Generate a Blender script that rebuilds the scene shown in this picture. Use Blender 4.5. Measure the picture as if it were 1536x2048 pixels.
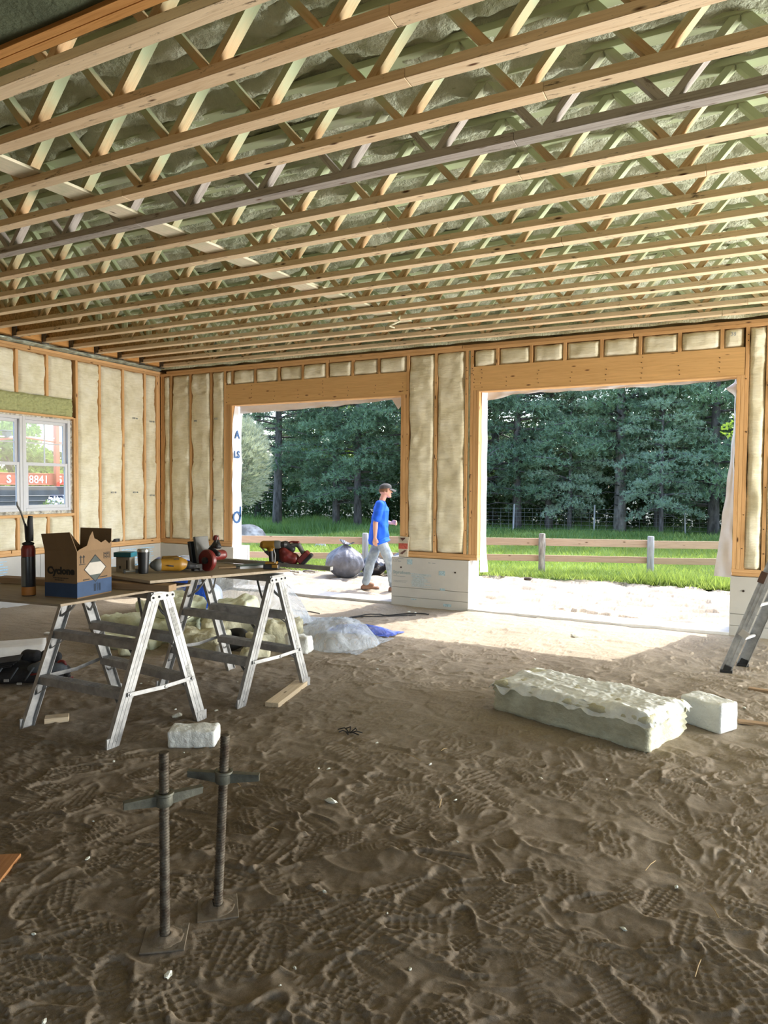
import bpy, bmesh, math, random
import numpy as np
from mathutils import Vector, Matrix, Euler, noise as mnoise

for o in list(bpy.data.objects): bpy.data.objects.remove(o)
SC = bpy.context.scene
COL = SC.collection
PI = math.pi

# ------------------------------------------------------------------ camera
cam = bpy.data.cameras.new('camera'); camo = bpy.data.objects.new('camera', cam); COL.objects.link(camo)
Rv = Vector((0.89291, 0.45017, 0.00785)); Uv = Vector((-0.02372, 0.02962, 0.99928)); Fv = Vector((-0.44962, 0.89245, -0.03712))
m = Matrix((Rv, Uv, -Fv)).transposed().to_4x4(); m.translation = Vector((0, 0, 1.61))
camo.matrix_world = m
cam.sensor_fit = 'VERTICAL'; cam.sensor_height = 36.0; cam.lens = 36.0 * 1394.8 / 2048.0
cam.clip_start = 0.05; cam.clip_end = 400
SC.camera = camo

# ------------------------------------------------------------------ sky, sun, added fill lamp, exposure
W = bpy.data.worlds.new('sky'); SC.world = W; W.use_nodes = True
nt = W.node_tree; nt.nodes.clear()
out = nt.nodes.new('ShaderNodeOutputWorld'); bg = nt.nodes.new('ShaderNodeBackground')
sky = nt.nodes.new('ShaderNodeTexSky'); sky.sky_type = 'NISHITA'; sky.sun_disc = False
sky.sun_elevation = math.radians(51); sky.sun_rotation = math.radians(25); sky.air_density = 1.0; sky.dust_density = 2.0; sky.ozone_density = 1.5
bg.inputs['Strength'].default_value = 0.50
nt.links.new(sky.outputs['Color'], bg.inputs['Color']); nt.links.new(bg.outputs['Background'], out.inputs['Surface'])

sl = bpy.data.lights.new('sun', 'SUN'); sl.energy = 3.55; sl.angle = math.radians(0.6); sl.color = (1.0, 0.955, 0.88)
so = bpy.data.objects.new('sun', sl); COL.objects.link(so)
so.rotation_euler = Vector((0.95, 2.05, 2.84)).to_track_quat('Z', 'Y').to_euler(); so.location = (10, 20, 30)

def area(name, loc, target, sx, sy, power, color=(1, 1, 1)):
    l = bpy.data.lights.new(name, 'AREA'); l.shape = 'RECTANGLE'; l.size = sx; l.size_y = sy; l.energy = power; l.color = color
    o = bpy.data.objects.new(name, l); COL.objects.link(o); o.location = loc
    o.rotation_euler = (Vector(loc) - Vector(target)).to_track_quat('Z', 'Y').to_euler()
    return o
# added fill lamp, unseen at right, aimed up to imitate bounce off sunlit ground
area('added_bounce_fill', (5.3, 7.2, 0.6), (-2.2, 4.2, 3.45), 4.0, 1.8, 430, (1.0, 0.975, 0.93)).data.spread = math.radians(125)

SC.view_settings.view_transform = 'Standard'; SC.view_settings.look = 'None'
SC.view_settings.gamma = 1.0; SC.view_settings.use_curve_mapping = False
SC.view_settings.exposure = 1.02

# ------------------------------------------------------------------ helpers
def props(o, label=None, cat=None, group=None, kind=None):
    if label: o['label'] = label
    if cat: o['category'] = cat
    if group: o['group'] = group
    if kind: o['kind'] = kind
    return o

def empty(name, loc=(0, 0, 0), rz=0.0, **k):
    o = bpy.data.objects.new(name, None); COL.objects.link(o); o.location = loc; o.rotation_euler = (0, 0, rz)
    o.empty_display_size = 0.1
    return props(o, **k)

class MB:
    """collects simple shapes into one mesh"""
    def __init__(s): s.v = []; s.f = []; s.mi = []; s.cur = 0
    def add(s, vs, fs, M=None):
        n = len(s.v)
        for v in vs:
            v = Vector(v)
            s.v.append(M @ v if M is not None else v)
        for f in fs: s.f.append([i + n for i in f]); s.mi.append(s.cur)
        return s
    def mat(s, i): s.cur = i; return s
    def box(s, c, d, M=None, rot=None, taper=1.0):
        x, y, z = [a / 2 for a in d]
        vs = [(-x, -y, -z), (x, -y, -z), (x, y, -z), (-x, y, -z), (-x * taper, -y * taper, z), (x * taper, -y * taper, z), (x * taper, y * taper, z), (-x * taper, y * taper, z)]
        T = Matrix.Translation(c)
        if rot: T = T @ Euler(rot).to_matrix().to_4x4()
        if M is not None: T = M @ T
        return s.add(vs, [(0, 3, 2, 1), (4, 5, 6, 7), (0, 1, 5, 4), (1, 2, 6, 5), (2, 3, 7, 6), (3, 0, 4, 7)], T)
    def tube(s, pts, r, n=8, cap=True, M=None):
        pts = [Vector(p) for p in pts]; k = len(pts)
        rs = r if isinstance(r, (list, tuple)) else [r] * k
        vs = []; prev = None
        for i, p in enumerate(pts):
            t = (pts[min(i + 1, k - 1)] - pts[max(i - 1, 0)])
            t = t.normalized() if t.length > 1e-9 else Vector((0, 0, 1))
            if prev is None:
                a = t.cross(Vector((0, 0, 1)));
                if a.length < 1e-3: a = t.cross(Vector((1, 0, 0)))
                a.normalize()
            else:
                a = (prev - t * prev.dot(t)).normalized()
            prev = a; b = t.cross(a)
            for j in range(n):
                q = 2 * PI * j / n
                vs.append(p + (a * math.cos(q) + b * math.sin(q)) * rs[i])
        fs = [(i * n + j, i * n + (j + 1) % n, (i + 1) * n + (j + 1) % n, (i + 1) * n + j) for i in range(k - 1) for j in range(n)]
        if cap: fs += [tuple(range(n))[::-1], tuple((k - 1) * n + j for j in range(n))]
        return s.add(vs, fs, M)
    def lathe(s, prof, n=20, M=None, cap=True):
        vs = []; k = len(prof)
        for r, z in prof:
            for j in range(n):
                q = 2 * PI * j / n; vs.append((r * math.cos(q), r * math.sin(q), z))
        fs = [(i * n + j, i * n + (j + 1) % n, (i + 1) * n + (j + 1) % n, (i + 1) * n + j) for i in range(k - 1) for j in range(n)]
        if cap: fs += [tuple(range(n))[::-1], tuple((k - 1) * n + j for j in range(n))]
        return s.add(vs, fs, M)
    def prism(s, pts, h, M=None):
        n = len(pts)
        vs = [(x, y, -h / 2) for x, y in pts] + [(x, y, h / 2) for x, y in pts]
        fs = [tuple(range(n))[::-1], tuple(range(n, 2 * n))] + [(i, (i + 1) % n, n + (i + 1) % n, n + i) for i in range(n)]
        return s.add(vs, fs, M)
    def grid(s, fn, nu, nv, M=None):
        vs = [fn(i / nu, j / nv) for j in range(nv + 1) for i in range(nu + 1)]
        fs = [(j * (nu + 1) + i, j * (nu + 1) + i + 1, (j + 1) * (nu + 1) + i + 1, (j + 1) * (nu + 1) + i) for j in range(nv) for i in range(nu)]
        return s.add(vs, fs, M)
    def mesh(s, name, smooth=False, bevel=0.0, mats=()):
        me = bpy.data.meshes.new(name); me.from_pydata([tuple(v) for v in s.v], [], s.f)
        for i, p in enumerate(me.polygons): p.material_index = s.mi[i]
        me.update()
        bm = bmesh.new(); bm.from_mesh(me)
        bmesh.ops.recalc_face_normals(bm, faces=bm.faces)
        if bevel: bmesh.ops.bevel(bm, geom=[e for e in bm.edges if e.is_manifold and e.calc_face_angle(0) > 0.5], offset=bevel, segments=1, affect='EDGES')
        bm.to_mesh(me); bm.free()
        for mt in mats: me.materials.append(mt)
        if smooth:
            for p in me.polygons: p.use_smooth = True
            me.set_sharp_from_angle(angle=math.radians(smooth if smooth > 1 else 180))
        return me

def link(name, me, parent=None, loc=None, rot=None, M=None, **k):
    o = bpy.data.objects.new(name, me); COL.objects.link(o)
    if parent is not None: o.parent = parent
    if M is not None: o.matrix_local = M
    else:
        if loc is not None: o.location = loc
        if rot is not None: o.rotation_euler = rot
    return props(o, **k)

def obj(name, mb, mats, parent=None, smooth=False, bevel=0.0, **k):
    mats = mats if isinstance(mats, (list, tuple)) else [mats]
    return link(name, mb.mesh(name, smooth, bevel, mats), parent, **k)

_bc = {}
def frame(p0, p1, up=(0, 0, 1)):
    p0 = Vector(p0); p1 = Vector(p1); x = (p1 - p0).normalized(); u = Vector(up)
    y = u.cross(x)
    if y.length < 1e-3: y = Vector((0, 1, 0)).cross(x)
    y.normalize(); z = x.cross(y)
    M = Matrix((x, y, z)).transposed().to_4x4(); M.translation = (p0 + p1) / 2
    return M
def board(name, p0, p1, w, h, mt, parent=None, up=(0, 0, 1), bevel=0.002, **k):
    """straight timber from p0 to p1, w across, h along up; alike boards share one mesh"""
    L = (Vector(p1) - Vector(p0)).length
    key = (round(L, 2), round(w, 3), round(h, 3), mt.name)
    if key not in _bc: _bc[key] = MB().box((0, 0, 0), (L, w, h)).mesh(name, bevel=bevel, mats=[mt])
    return link(name, _bc[key], parent, M=frame(p0, p1, up), **k)

def nodes(mt):
    mt.use_nodes = True; t = mt.node_tree; t.nodes.clear()
    o = t.nodes.new('ShaderNodeOutputMaterial'); b = t.nodes.new('ShaderNodeBsdfPrincipled')
    t.links.new(b.outputs[0], o.inputs[0]); return t, b, o
def N(t, typ, **k):
    n = t.nodes.new(typ)
    for a, v in k.items():
        if a.startswith('i_'): n.inputs[a[2:].replace('_', ' ')].default_value = v
        else: setattr(n, a, v)
    return n
def ramp(t, fac, stops):
    r = t.nodes.new('ShaderNodeValToRGB'); e = r.color_ramp.elements
    while len(e) > 1: e.remove(e[-1])
    e[0].position = stops[0][0]; e[0].color = (*stops[0][1], 1)
    for p, c in stops[1:]:
        q = e.new(p); q.color = (*c, 1)
    t.links.new(fac, r.inputs[0]); return r.outputs[0]
def mixc(t, fac, a, b, mode='MIX'):
    n = t.nodes.new('ShaderNodeMix'); n.data_type = 'RGBA'; n.blend_type = mode
    for s, v in ((n.inputs[0], fac), (n.inputs[6], a), (n.inputs[7], b)):
        if isinstance(v, (int, float)): s.default_value = v
        elif isinstance(v, tuple): s.default_value = (*v, 1)
        else: t.links.new(v, s)
    return n.outputs[2]
def coords(t, scale=(1, 1, 1), kind='Object'):
    c = t.nodes.new('ShaderNodeTexCoord'); mp = t.nodes.new('ShaderNodeMapping'); mp.inputs['Scale'].default_value = scale
    t.links.new(c.outputs[kind], mp.inputs[0])
    oi = t.nodes.new('ShaderNodeObjectInfo'); ml = t.nodes.new('ShaderNodeMath'); ml.operation = 'MULTIPLY'; ml.inputs[1].default_value = 37.0
    t.links.new(oi.outputs['Random'], ml.inputs[0]); cb = t.nodes.new('ShaderNodeCombineXYZ')
    for i in range(3): t.links.new(ml.outputs[0], cb.inputs[i])
    t.links.new(cb.outputs[0], mp.inputs['Location'])
    return mp.outputs[0], oi
def tex(t, vec, scale, detail=4, rough=.6, dist=0):
    n = N(t, 'ShaderNodeTexNoise', i_Scale=scale, i_Detail=detail, i_Roughness=rough, i_Distortion=dist); t.links.new(vec, n.inputs['Vector']); return n.outputs['Fac']
def bump(t, b, h, strength, dist=.01):
    n = N(t, 'ShaderNodeBump', i_Strength=strength, i_Distance=dist); t.links.new(h, n.inputs['Height']); t.links.new(n.outputs[0], b.inputs['Normal'])
def mul(c, k): return tuple(min(1, x * k) for x in c)

def pm(name, c, rough=.6, metal=0, var=.12, scale=9, bmp=0, bscale=60, bdist=.01, c2=None, spec=.4, stretch=(1, 1, 1), rnd=.0, lo=.35, hi=.65):
    mt = bpy.data.materials.new(name); t, b, o = nodes(mt)
    v, oi = coords(t, stretch)
    col = ramp(t, tex(t, v, scale), [(lo, mul(c, 1 - var)), (hi, c2 or mul(c, 1 + var))])
    if rnd:
        r = ramp(t, oi.outputs['Random'], [(0, (1 - rnd,) * 3), (1, (1, 1, 1))]); col = mixc(t, 1.0, col, r, 'MULTIPLY')
    t.links.new(col, b.inputs['Base Color'])
    b.inputs['Roughness'].default_value = rough; b.inputs['Metallic'].default_value = metal; b.inputs['Specular IOR Level'].default_value = spec
    if bmp: bump(t, b, tex(t, v, bscale, 5), bmp, bdist)
    return mt

def wood(name, c1, c2, knot=(.10, .045, .02), green=None, rough=.75, rnd=.28, stain=0.0):
    """sawn softwood, grain along the board's own x; green=(z0,z1): oversprayed with foam between those heights"""
    mt = bpy.data.materials.new(name); t, b, o = nodes(mt)
    v, oi = coords(t, (1.2, 22, 22))
    g = tex(t, v, 1.6, 5, .65, 1.5)
    col = ramp(t, g, [(.28, c2), (.5, c1), (.72, mul(c1, 1.12))])
    r = ramp(t, oi.outputs['Random'], [(0, (1 - rnd, 1 - rnd * 1.1, 1 - rnd * 1.25)), (.5, (.97, .93, .9)), (1, (1, 1, 1))])
    col = mixc(t, 1.0, col, r, 'MULTIPLY')
    v2, _ = coords(t, (3.2, 11, 11))
    k = N(t, 'ShaderNodeTexVoronoi', i_Scale=1.0); t.links.new(v2, k.inputs['Vector'])
    kf = ramp(t, k.outputs['Distance'], [(.05, (1, 1, 1)), (.12, (0, 0, 0))])
    col = mixc(t, kf, col, knot)
    if stain:
        v3, _ = coords(t, (2.5, 14, 14)); s = tex(t, v3, 2.2, 7, .75)
        col = mixc(t, ramp(t, s, [(.585, (0, 0, 0)), (.66, (stain,) * 3)]), col, (.07, .045, .03))
    if green:
        gm = N(t, 'ShaderNodeNewGeometry'); sp = t.nodes.new('ShaderNodeSeparateXYZ'); t.links.new(gm.outputs['Position'], sp.inputs[0])
        nz = N(t, 'ShaderNodeTexNoise', i_Scale=3.5, i_Detail=6.0, i_Roughness=.7); t.links.new(gm.outputs['Position'], nz.inputs['Vector'])
        ad = N(t, 'ShaderNodeMath', operation='MULTIPLY_ADD'); ad.inputs[1].default_value = .30
        t.links.new(nz.outputs['Fac'], ad.inputs[0]); t.links.new(sp.outputs['Z'], ad.inputs[2])
        mr = N(t, 'ShaderNodeMapRange'); mr.inputs['From Min'].default_value = green[0]; mr.inputs['From Max'].default_value = green[1]
        t.links.new(ad.outputs[0], mr.inputs['Value'])
        col = mixc(t, mr.outputs[0], col, (.44, .50, .32))
    t.links.new(col, b.inputs['Base Color']); b.inputs['Roughness'].default_value = rough; b.inputs['Specular IOR Level'].default_value = .2
    bump(t, b, g, .25, .004)
    return mt

# value noise in numpy
def _hash(ix, iy, seed):
    n = (ix.astype(np.int64) * 374761393 + iy.astype(np.int64) * 668265263 + seed * 974634777) & 0xffffffff
    n = ((n ^ (n >> 13)) * 1274126177) & 0xffffffff
    return ((n ^ (n >> 16)) & 0xffff) / 65535.0
def vnoise(x, y, seed=0):
    ix = np.floor(x); iy = np.floor(y); fx = x - ix; fy = y - iy
    fx = fx * fx * fx * (fx * (fx * 6 - 15) + 10); fy = fy * fy * fy * (fy * (fy * 6 - 15) + 10)
    a = _hash(ix, iy, seed); b = _hash(ix + 1, iy, seed); c = _hash(ix, iy + 1, seed); d = _hash(ix + 1, iy + 1, seed)
    return (a + (b - a) * fx + (c - a) * fy + (a - b - c + d) * fx * fy) * 2 - 1
def fbm(x, y, oct=4, seed=0, gain=.5):
    s = 0; a = 1
    for i in range(oct):
        s = s + a * vnoise(x * 2 ** i + i * 17.3, y * 2 ** i - i * 9.1, seed + i); a *= gain
    return s

def np_mesh(name, V, F, mats, smooth=True):
    """V (n,3) float, F (m,k) int, k = 3 or 4"""
    me = bpy.data.meshes.new(name); m_, k = F.shape
    me.vertices.add(len(V)); me.vertices.foreach_set('co', np.asarray(V, np.float32).ravel())
    me.loops.add(m_ * k); me.loops.foreach_set('vertex_index', F.astype(np.int32).ravel())
    me.polygons.add(m_); me.polygons.foreach_set('loop_start', np.arange(0, m_ * k, k, dtype=np.int32))
    try: me.polygons.foreach_set('loop_total', np.full(m_, k, dtype=np.int32))
    except Exception: pass
    if smooth: me.polygons.foreach_set('use_smooth', np.ones(m_, bool))
    me.update(calc_edges=True)
    for mt in mats: me.materials.append(mt)
    return me
def grid_faces(nx, ny):
    i, j = np.meshgrid(np.arange(nx - 1), np.arange(ny - 1)); a = (j * nx + i).ravel()
    return np.stack([a, a + 1, a + nx + 1, a + nx], 1)

# ------------------------------------------------------------------ materials of the building
M_stud = wood('stud_wood', (.68, .42, .20), (.55, .31, .125))
M_chord = wood('chord_wood', (.76, .60, .40), (.64, .46, .28), green=(3.80, 3.98), rnd=.16, stain=.85)
M_web = wood('web_wood', (.60, .42, .235), (.46, .29, .14), green=(3.72, 3.88), rnd=.3)
M_gray = wood('weathered_chord_wood', (.40, .37, .34), (.24, .215, .195), green=(3.84, 4.0), rnd=.12, stain=.7)
M_header = wood('header_wood', (.68, .43, .19), (.60, .36, .145), knot=(.16, .07, .03), rnd=.06)
M_osb = pm('osb', (.42, .26, .10), .8, var=.35, scale=38, bmp=.3, stretch=(1, 3, 1))
M_lvl = wood('beam_wood', (.58, .30, .10), (.42, .19, .055), rnd=.05)
M_nail = pm('nail_steel', (.045, .03, .022), .5, .6)
M_foam = pm('green_spray_foam', (.56, .62, .44), .85, var=.16, scale=2.2, bmp=1.0, bscale=30, bdist=.035, c2=(.72, .76, .60))
def batt_mat():
    mt = bpy.data.materials.new('insulation_batt'); t, b, o = nodes(mt)
    v, oi = coords(t, (1, 1, 1)); v2, _ = coords(t, (5, 5, 34))
    a = tex(t, v, 5, 5, .6); f = tex(t, v2, 1.6, 6, .7)
    col = ramp(t, a, [(.3, (.72, .66, .46)), (.55, (.85, .80, .62)), (.75, (.90, .87, .72))])
    col = mixc(t, 1.0, col, ramp(t, f, [(.3, (.84, .83, .80)), (.6, (1, 1, 1))]), 'MULTIPLY')
    t.links.new(col, b.inputs['Base Color']); b.inputs['Roughness'].default_value = 1; b.inputs['Specular IOR Level'].default_value = .05
    bump(t, b, f, .5, .02); return mt
M_batt = batt_mat()
M_print = pm('blue_print', (.36, .49, .54), .8, var=.25, scale=60)
M_printgray = pm('gray_print', (.30, .33, .33), .8, var=.3, scale=80)
M_xps = pm('foam_board', (.52, .51, .47), .6, var=.05, scale=3, bmp=.05, bscale=25)
M_xpsedge = pm('foam_board_edge', (.72, .72, .70), .7, var=.06, scale=12)
M_concrete = pm('concrete', (.42, .41, .39), .85, var=.15, scale=7, bmp=.3, bscale=50)
M_wrap = pm('house_wrap', (.80, .80, .82), .55, var=.05, scale=5, bmp=.25, bscale=7)
M_steel = pm('dark_steel', (.10, .10, .095), .45, .8, var=.3, scale=20)
M_vinyl = pm('white_vinyl', (.64, .65, .68), .35, var=.02)
def glass_mat():
    mt = bpy.data.materials.new('window_glass'); t, b, o = nodes(mt)
    tr = t.nodes.new('ShaderNodeBsdfTransparent'); tr.inputs[0].default_value = (.93, .95, .95, 1)
    gl = t.nodes.new('ShaderNodeBsdfGlossy'); gl.inputs['Roughness'].default_value = .02
    mx = t.nodes.new('ShaderNodeMixShader'); mx.inputs[0].default_value = .05
    t.links.new(tr.outputs[0], mx.inputs[1]); t.links.new(gl.outputs[0], mx.inputs[2]); t.links.new(mx.outputs[0], o.inputs[0]); return mt
M_glass = glass_mat()

# ------------------------------------------------------------------ dimensions
D = 8.541; XL = -8.40; ZS = 0.657; ZP = 3.357; ZT = 3.433; ZB = 3.49; ZH0 = 2.845; ZH1 = 3.145; DEP = 0.14
XR = 5.6; YF = -3.8

# ------------------------------------------------------------------ sand floor
def axis(segs):
    a = [segs[0][0]]
    for s, e, st in segs:
        n = max(1, int(round((e - s) / st))); a += list(np.linspace(s, e, n + 1)[1:])
    return np.array(a)
gx = axis([(-30, -10, .5), (-10, -6.2, .06), (-6.2, -3.4, .017), (-3.4, .9, .0085), (.9, 2.2, .03), (2.2, 6, .12), (6, 14, .6)])
gy = axis([(-4, .7, .12), (.7, 3.0, .0066), (3.0, 6.6, .0135), (6.6, 9.3, .022), (9.3, 13.6, .045)])
X, Y = np.meshgrid(gx, gy)
Hs = .015 * fbm(X * 1.1, Y * 1.1, 3, 1) + .008 * fbm(X * 3.1, Y * 3.4, 3, 5)
wx = X + .05 * fbm(X * 2, Y * 2, 2, 31); wy = Y
rid = 1 - np.abs(fbm(wx * 2.6, wy * 4.6, 2, 11)); Hs += .010 * np.clip(rid, 0, 1) ** 3 - .004
Hs += .0028 * fbm(X * 19, Y * 19, 4, 21)
Hlow = .013 * fbm(X * 1.1, Y * 1.1, 2, 1) + .004 * fbm(X * 3.1, Y * 3.4, 2, 5) + .004
rng = random.Random(5)
def stamp(cx, cy, ang, L, Wd, depth, kind, s):
    r = L * .8
    i0, i1 = np.searchsorted(gx, [cx - r, cx + r]); j0, j1 = np.searchsorted(gy, [cy - r, cy + r])
    if i1 - i0 < 4 or j1 - j0 < 4: return
    x = X[j0:j1, i0:i1] - cx; y = Y[j0:j1, i0:i1] - cy
    ca, sa = math.cos(ang), math.sin(ang)
    u = (x * ca + y * sa) / (L / 2); v = (-x * sa + y * ca)
    wv = Wd / 2 * (1 - .16 * np.cos((u + .25) * 3.0)) * (1 + .10 * u)
    d = np.sqrt(u * u * 1.0 + (v / wv) ** 2 * .92)
    msk = np.clip((1.0 - d) / .07, 0, 1); msk = msk * msk * (3 - 2 * msk)
    rim = np.exp(-((d - 1.12) / .13) ** 2) * (.5 + .6 * np.clip(u * s, -1, 1))
    U = u * L / 2
    if kind == 0: tr = np.maximum(np.cos(U * 2 * PI / .026 + np.abs(v) * 60), np.cos(v * 2 * PI / .030))
    elif kind == 1: tr = np.cos(np.sqrt((U - .05) ** 2 + v * v) * 2 * PI / .021)
    elif kind == 2: tr = np.cos(U * 2 * PI / .018 + 1.5 * np.sin(v * 60))
    elif kind == 3: tr = np.maximum(np.cos((U + v) * 2 * PI / .030), np.cos((U - v) * 2 * PI / .030)) 
    else: tr = np.maximum(np.cos(U * 2 * PI / .034), 1.2 * np.cos(v * 2 * PI / .034))
    tr = np.clip((tr - .45) / .45, 0, 1)
    base = .85 * Hlow[j0:j1, i0:i1] + .15 * Hs[j0:j1, i0:i1] + .0012 * fbm(x * 22 + cx * 7, y * 22, 3, 5)
    tgt = base - depth * (1 + .35 * u * s) + .0060 * tr * (.25 + .75 * (fbm(x * 14 + cx * 9, y * 14, 2, 3) > -.35))
    H = Hs[j0:j1, i0:i1]
    Hs[j0:j1, i0:i1] = H * (1 - msk) + tgt * msk + .0050 * rim * (1 - msk) * (.4 + .6 * np.clip(1 + fbm(x * 9 + cy * 5, y * 9, 2, 7), 0, 1.6))
for n in range(2900):
    cy = .75 + 8.6 * rng.random() ** 1.05; cx = rng.uniform(-1.6, .30) * (cy * .9 + .9) + (.25 if cy < 3 else 0)
    if cx < -7.8: continue
    stamp(cx, cy, rng.uniform(0, 2 * PI) if rng.random() < .5 else rng.choice([.3, 2.0, 1.2, -1.1, 3.3]) + rng.gauss(0, .3), rng.uniform(.25, .31), rng.uniform(.095, .115), rng.uniform(.000, .009), rng.randrange(5), rng.choice([-1, 1]))
for n in range(420):   # churned sand outside
    cy = rng.uniform(8.9, 12.6); cx = rng.uniform(-10, 1.5)
    stamp(cx, cy, rng.uniform(0, 6.3), rng.uniform(.28, .4), .13, rng.uniform(.02, .045), 2, 1)
# rough wheel ruts across the yard
Hs += np.where(Y > 9.0, .022 * fbm(X * 1.6 + 3, Y * 7, 3, 61), 0)
near_wall = np.exp(-((Y - 8.62) / .35) ** 2); Hs *= (1 - .75 * near_wall); Hs += .004 * near_wall * fbm(X * 6, Y * 6, 2, 9)
Hs += .000
def ground(x, y):
    i = int(np.clip(np.searchsorted(gx, x), 1, len(gx) - 1)); j = int(np.clip(np.searchsorted(gy, y), 1, len(gy) - 1))
    return float(Hs[j, i])
def settle(x, y, r):
    """smooth the sand under something that stands on it and return its height"""
    i0, i1 = np.searchsorted(gx, [x - 1.6 * r, x + 1.6 * r]); j0, j1 = np.searchsorted(gy, [y - 1.6 * r, y + 1.6 * r])
    if i1 - i0 < 2 or j1 - j0 < 2: return ground(x, y)
    d = np.sqrt((X[j0:j1, i0:i1] - x) ** 2 + (Y[j0:j1, i0:i1] - y) ** 2) / r
    k = np.clip((1.6 - d) / 1.3, 0, 1); k = .9 * k * k * (3 - 2 * k)
    g = ground(x, y); Hs[j0:j1, i0:i1] = Hs[j0:j1, i0:i1] * (1 - k) + g * k
    return g
# places where things stand: sand pressed level there
for x_, y_, r_ in [(-1.757, 1.80, .10), (-1.715, 2.03, .10), (-1.2, 5.03, .24), (-.9, 4.9, .26), (-.6, 4.78, .24), (-1.4, 5.0, .2), (-.45, 4.85, .22), (-.12, 5.05, .14), (-2.95, 3.22, .11),
                   (-5.2, 3.75, .3), (-3.05, 4.37, .14), (-.047, 6.8, .1)]:
    settle(x_, y_, r_)
for cx_, cy_ in [(-4.19, 3.03), (-3.35, 3.005), (-4.24, 3.84), (-3.23, 3.67), (-4.04, 4.1), (-3.17, 4.02), (-3.9, 4.79), (-3.05, 4.7)]:
    settle(cx_, cy_, .07)
def sand_mat():
    mt = bpy.data.materials.new('sand'); t, b, o = nodes(mt)
    g = N(t, 'ShaderNodeNewGeometry'); v = g.outputs['Position']
    a = tex(t, v, .55, 5, .55); f = tex(t, v, 48, 6, .75); gr = tex(t, v, 420, 2, .5)
    col = ramp(t, a, [(.32, (.20, .160, .116)), (.52, (.255, .207, .152)), (.70, (.315, .262, .198))])
    # the sand colour pales toward the open side of the building and out in the yard
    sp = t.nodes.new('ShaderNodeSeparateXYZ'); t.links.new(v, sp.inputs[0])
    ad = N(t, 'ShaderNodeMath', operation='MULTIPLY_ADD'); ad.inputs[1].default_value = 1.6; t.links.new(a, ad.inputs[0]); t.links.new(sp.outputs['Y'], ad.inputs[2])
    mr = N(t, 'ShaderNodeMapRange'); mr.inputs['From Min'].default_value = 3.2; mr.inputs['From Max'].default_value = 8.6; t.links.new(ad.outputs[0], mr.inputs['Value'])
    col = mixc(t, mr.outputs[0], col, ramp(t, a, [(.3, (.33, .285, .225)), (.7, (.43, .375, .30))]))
    col = mixc(t, 1.0, col, ramp(t, f, [(.3, (.76, .75, .73)), (.62, (1.06, 1.06, 1.06))]), 'MULTIPLY')
    col = mixc(t, 1.0, col, ramp(t, gr, [(.3, (.82, .82, .82)), (.7, (1.12, 1.12, 1.12))]), 'MULTIPLY')
    t.links.new(col, b.inputs['Base Color']); b.inputs['Roughness'].default_value = .95; b.inputs['Specular IOR Level'].default_value = .12
    ad2 = N(t, 'ShaderNodeMath', operation='MULTIPLY_ADD'); ad2.inputs[1].default_value = .35; t.links.new(gr, ad2.inputs[0]); t.links.new(f, ad2.inputs[2])
    bump(t, b, ad2.outputs[0], .5, .004)
    return mt
M_sand = sand_mat()
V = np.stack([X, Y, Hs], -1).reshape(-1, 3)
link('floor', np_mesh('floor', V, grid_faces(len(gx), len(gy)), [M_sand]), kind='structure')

# ------------------------------------------------------------------ back wall with the two big openings
wb = empty('wall_back', (0, 0, 0), kind='structure')
UPY = (0, 1, 0)
def vstud(par, x, z0, z1, mt=M_stud, t=.038, y=D, nm='stud'):
    return board(nm, (x, y + DEP / 2, z0), (x, y + DEP / 2, z1), t, DEP, mt, par, up=(0, 1, 0))
SILL = ZS + .076
def hplate(par, x0, x1, z0, h, nm, mt=M_stud):
    board(nm, (x0, D + DEP / 2, z0 + h / 2), (x1, D + DEP / 2, z0 + h / 2), DEP, h, mt, par)
# sill plates (doubled), top plates (doubled)
for a, b_ in ((XL, -6.931), (-4.05, -2.955), (-.02, 3.2)):
    hplate(wb, a, b_, ZS, .037, 'sill_plate'); hplate(wb, a, b_ - .004, ZS + .038, .037, 'sill_plate')
for a, b_ in ((XL, -5.2), (-5.19, -1.1), (-1.09, XR)):
    hplate(wb, a, b_, ZP, .037, 'top_plate'); 
for a, b_ in ((XL + .14, -3.2), (-3.19, 1.2), (1.21, XR)):
    hplate(wb, a, b_, ZP + .038, .037, 'top_plate')
full = [-8.37, -8.33, -8.175, -7.757, -7.34, -7.065, -3.995 + .034, -3.553, -3.127, -3.055, .079, .28, .70, 1.1, 1.5, 1.9, 2.3, 2.7, 3.15]
for x in full: vstud(wb, x, SILL, ZP)
# jack studs that carry the headers
for x in (-7.026, -6.987, -6.948): vstud(wb, x, SILL, ZH0, nm='jack_stud')
for x in (-4.002, -4.04): vstud(wb, x, SILL, ZH0, nm='jack_stud')
for x in (-3.014, -2.975): vstud(wb, x, SILL, ZH0, nm='jack_stud')
for x in (-.0, .04): vstud(wb, x, SILL, ZH0, nm='jack_stud')
# headers: two planks deep, split line along the middle
def header(x0, x1, nails):
    zc = (ZH0 + ZH1) / 2
    for dy in (.021, .062, .103):
        board('header_plank', (x0, D + dy, zc), (x1, D + dy, zc), .040, ZH1 - ZH0, M_header, wb, up=(0, 0, 1))
    n = MB()
    r = random.Random(int(x0 * 10))
    for x in nails:
        for k in range(r.randint(3, 5)):
            n.lathe([(.0055, 0), (.0055, .003)], 6, Matrix.Translation((x + r.uniform(-.012, .012), D - .0005, ZH0 + .04 + k * .055 + r.uniform(-.01, .01))) @ Matrix.Rotation(PI / 2, 4, 'X'))
    obj('header_nails', n, M_nail, wb, kind='stuff')
header(-7.046, -3.975, [-6.98 + .42 * k for k in range(8)]); header(-3.046, .055, [-3.03, -2.93] + [-2.6 + .4 * k for k in range(7)])
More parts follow.
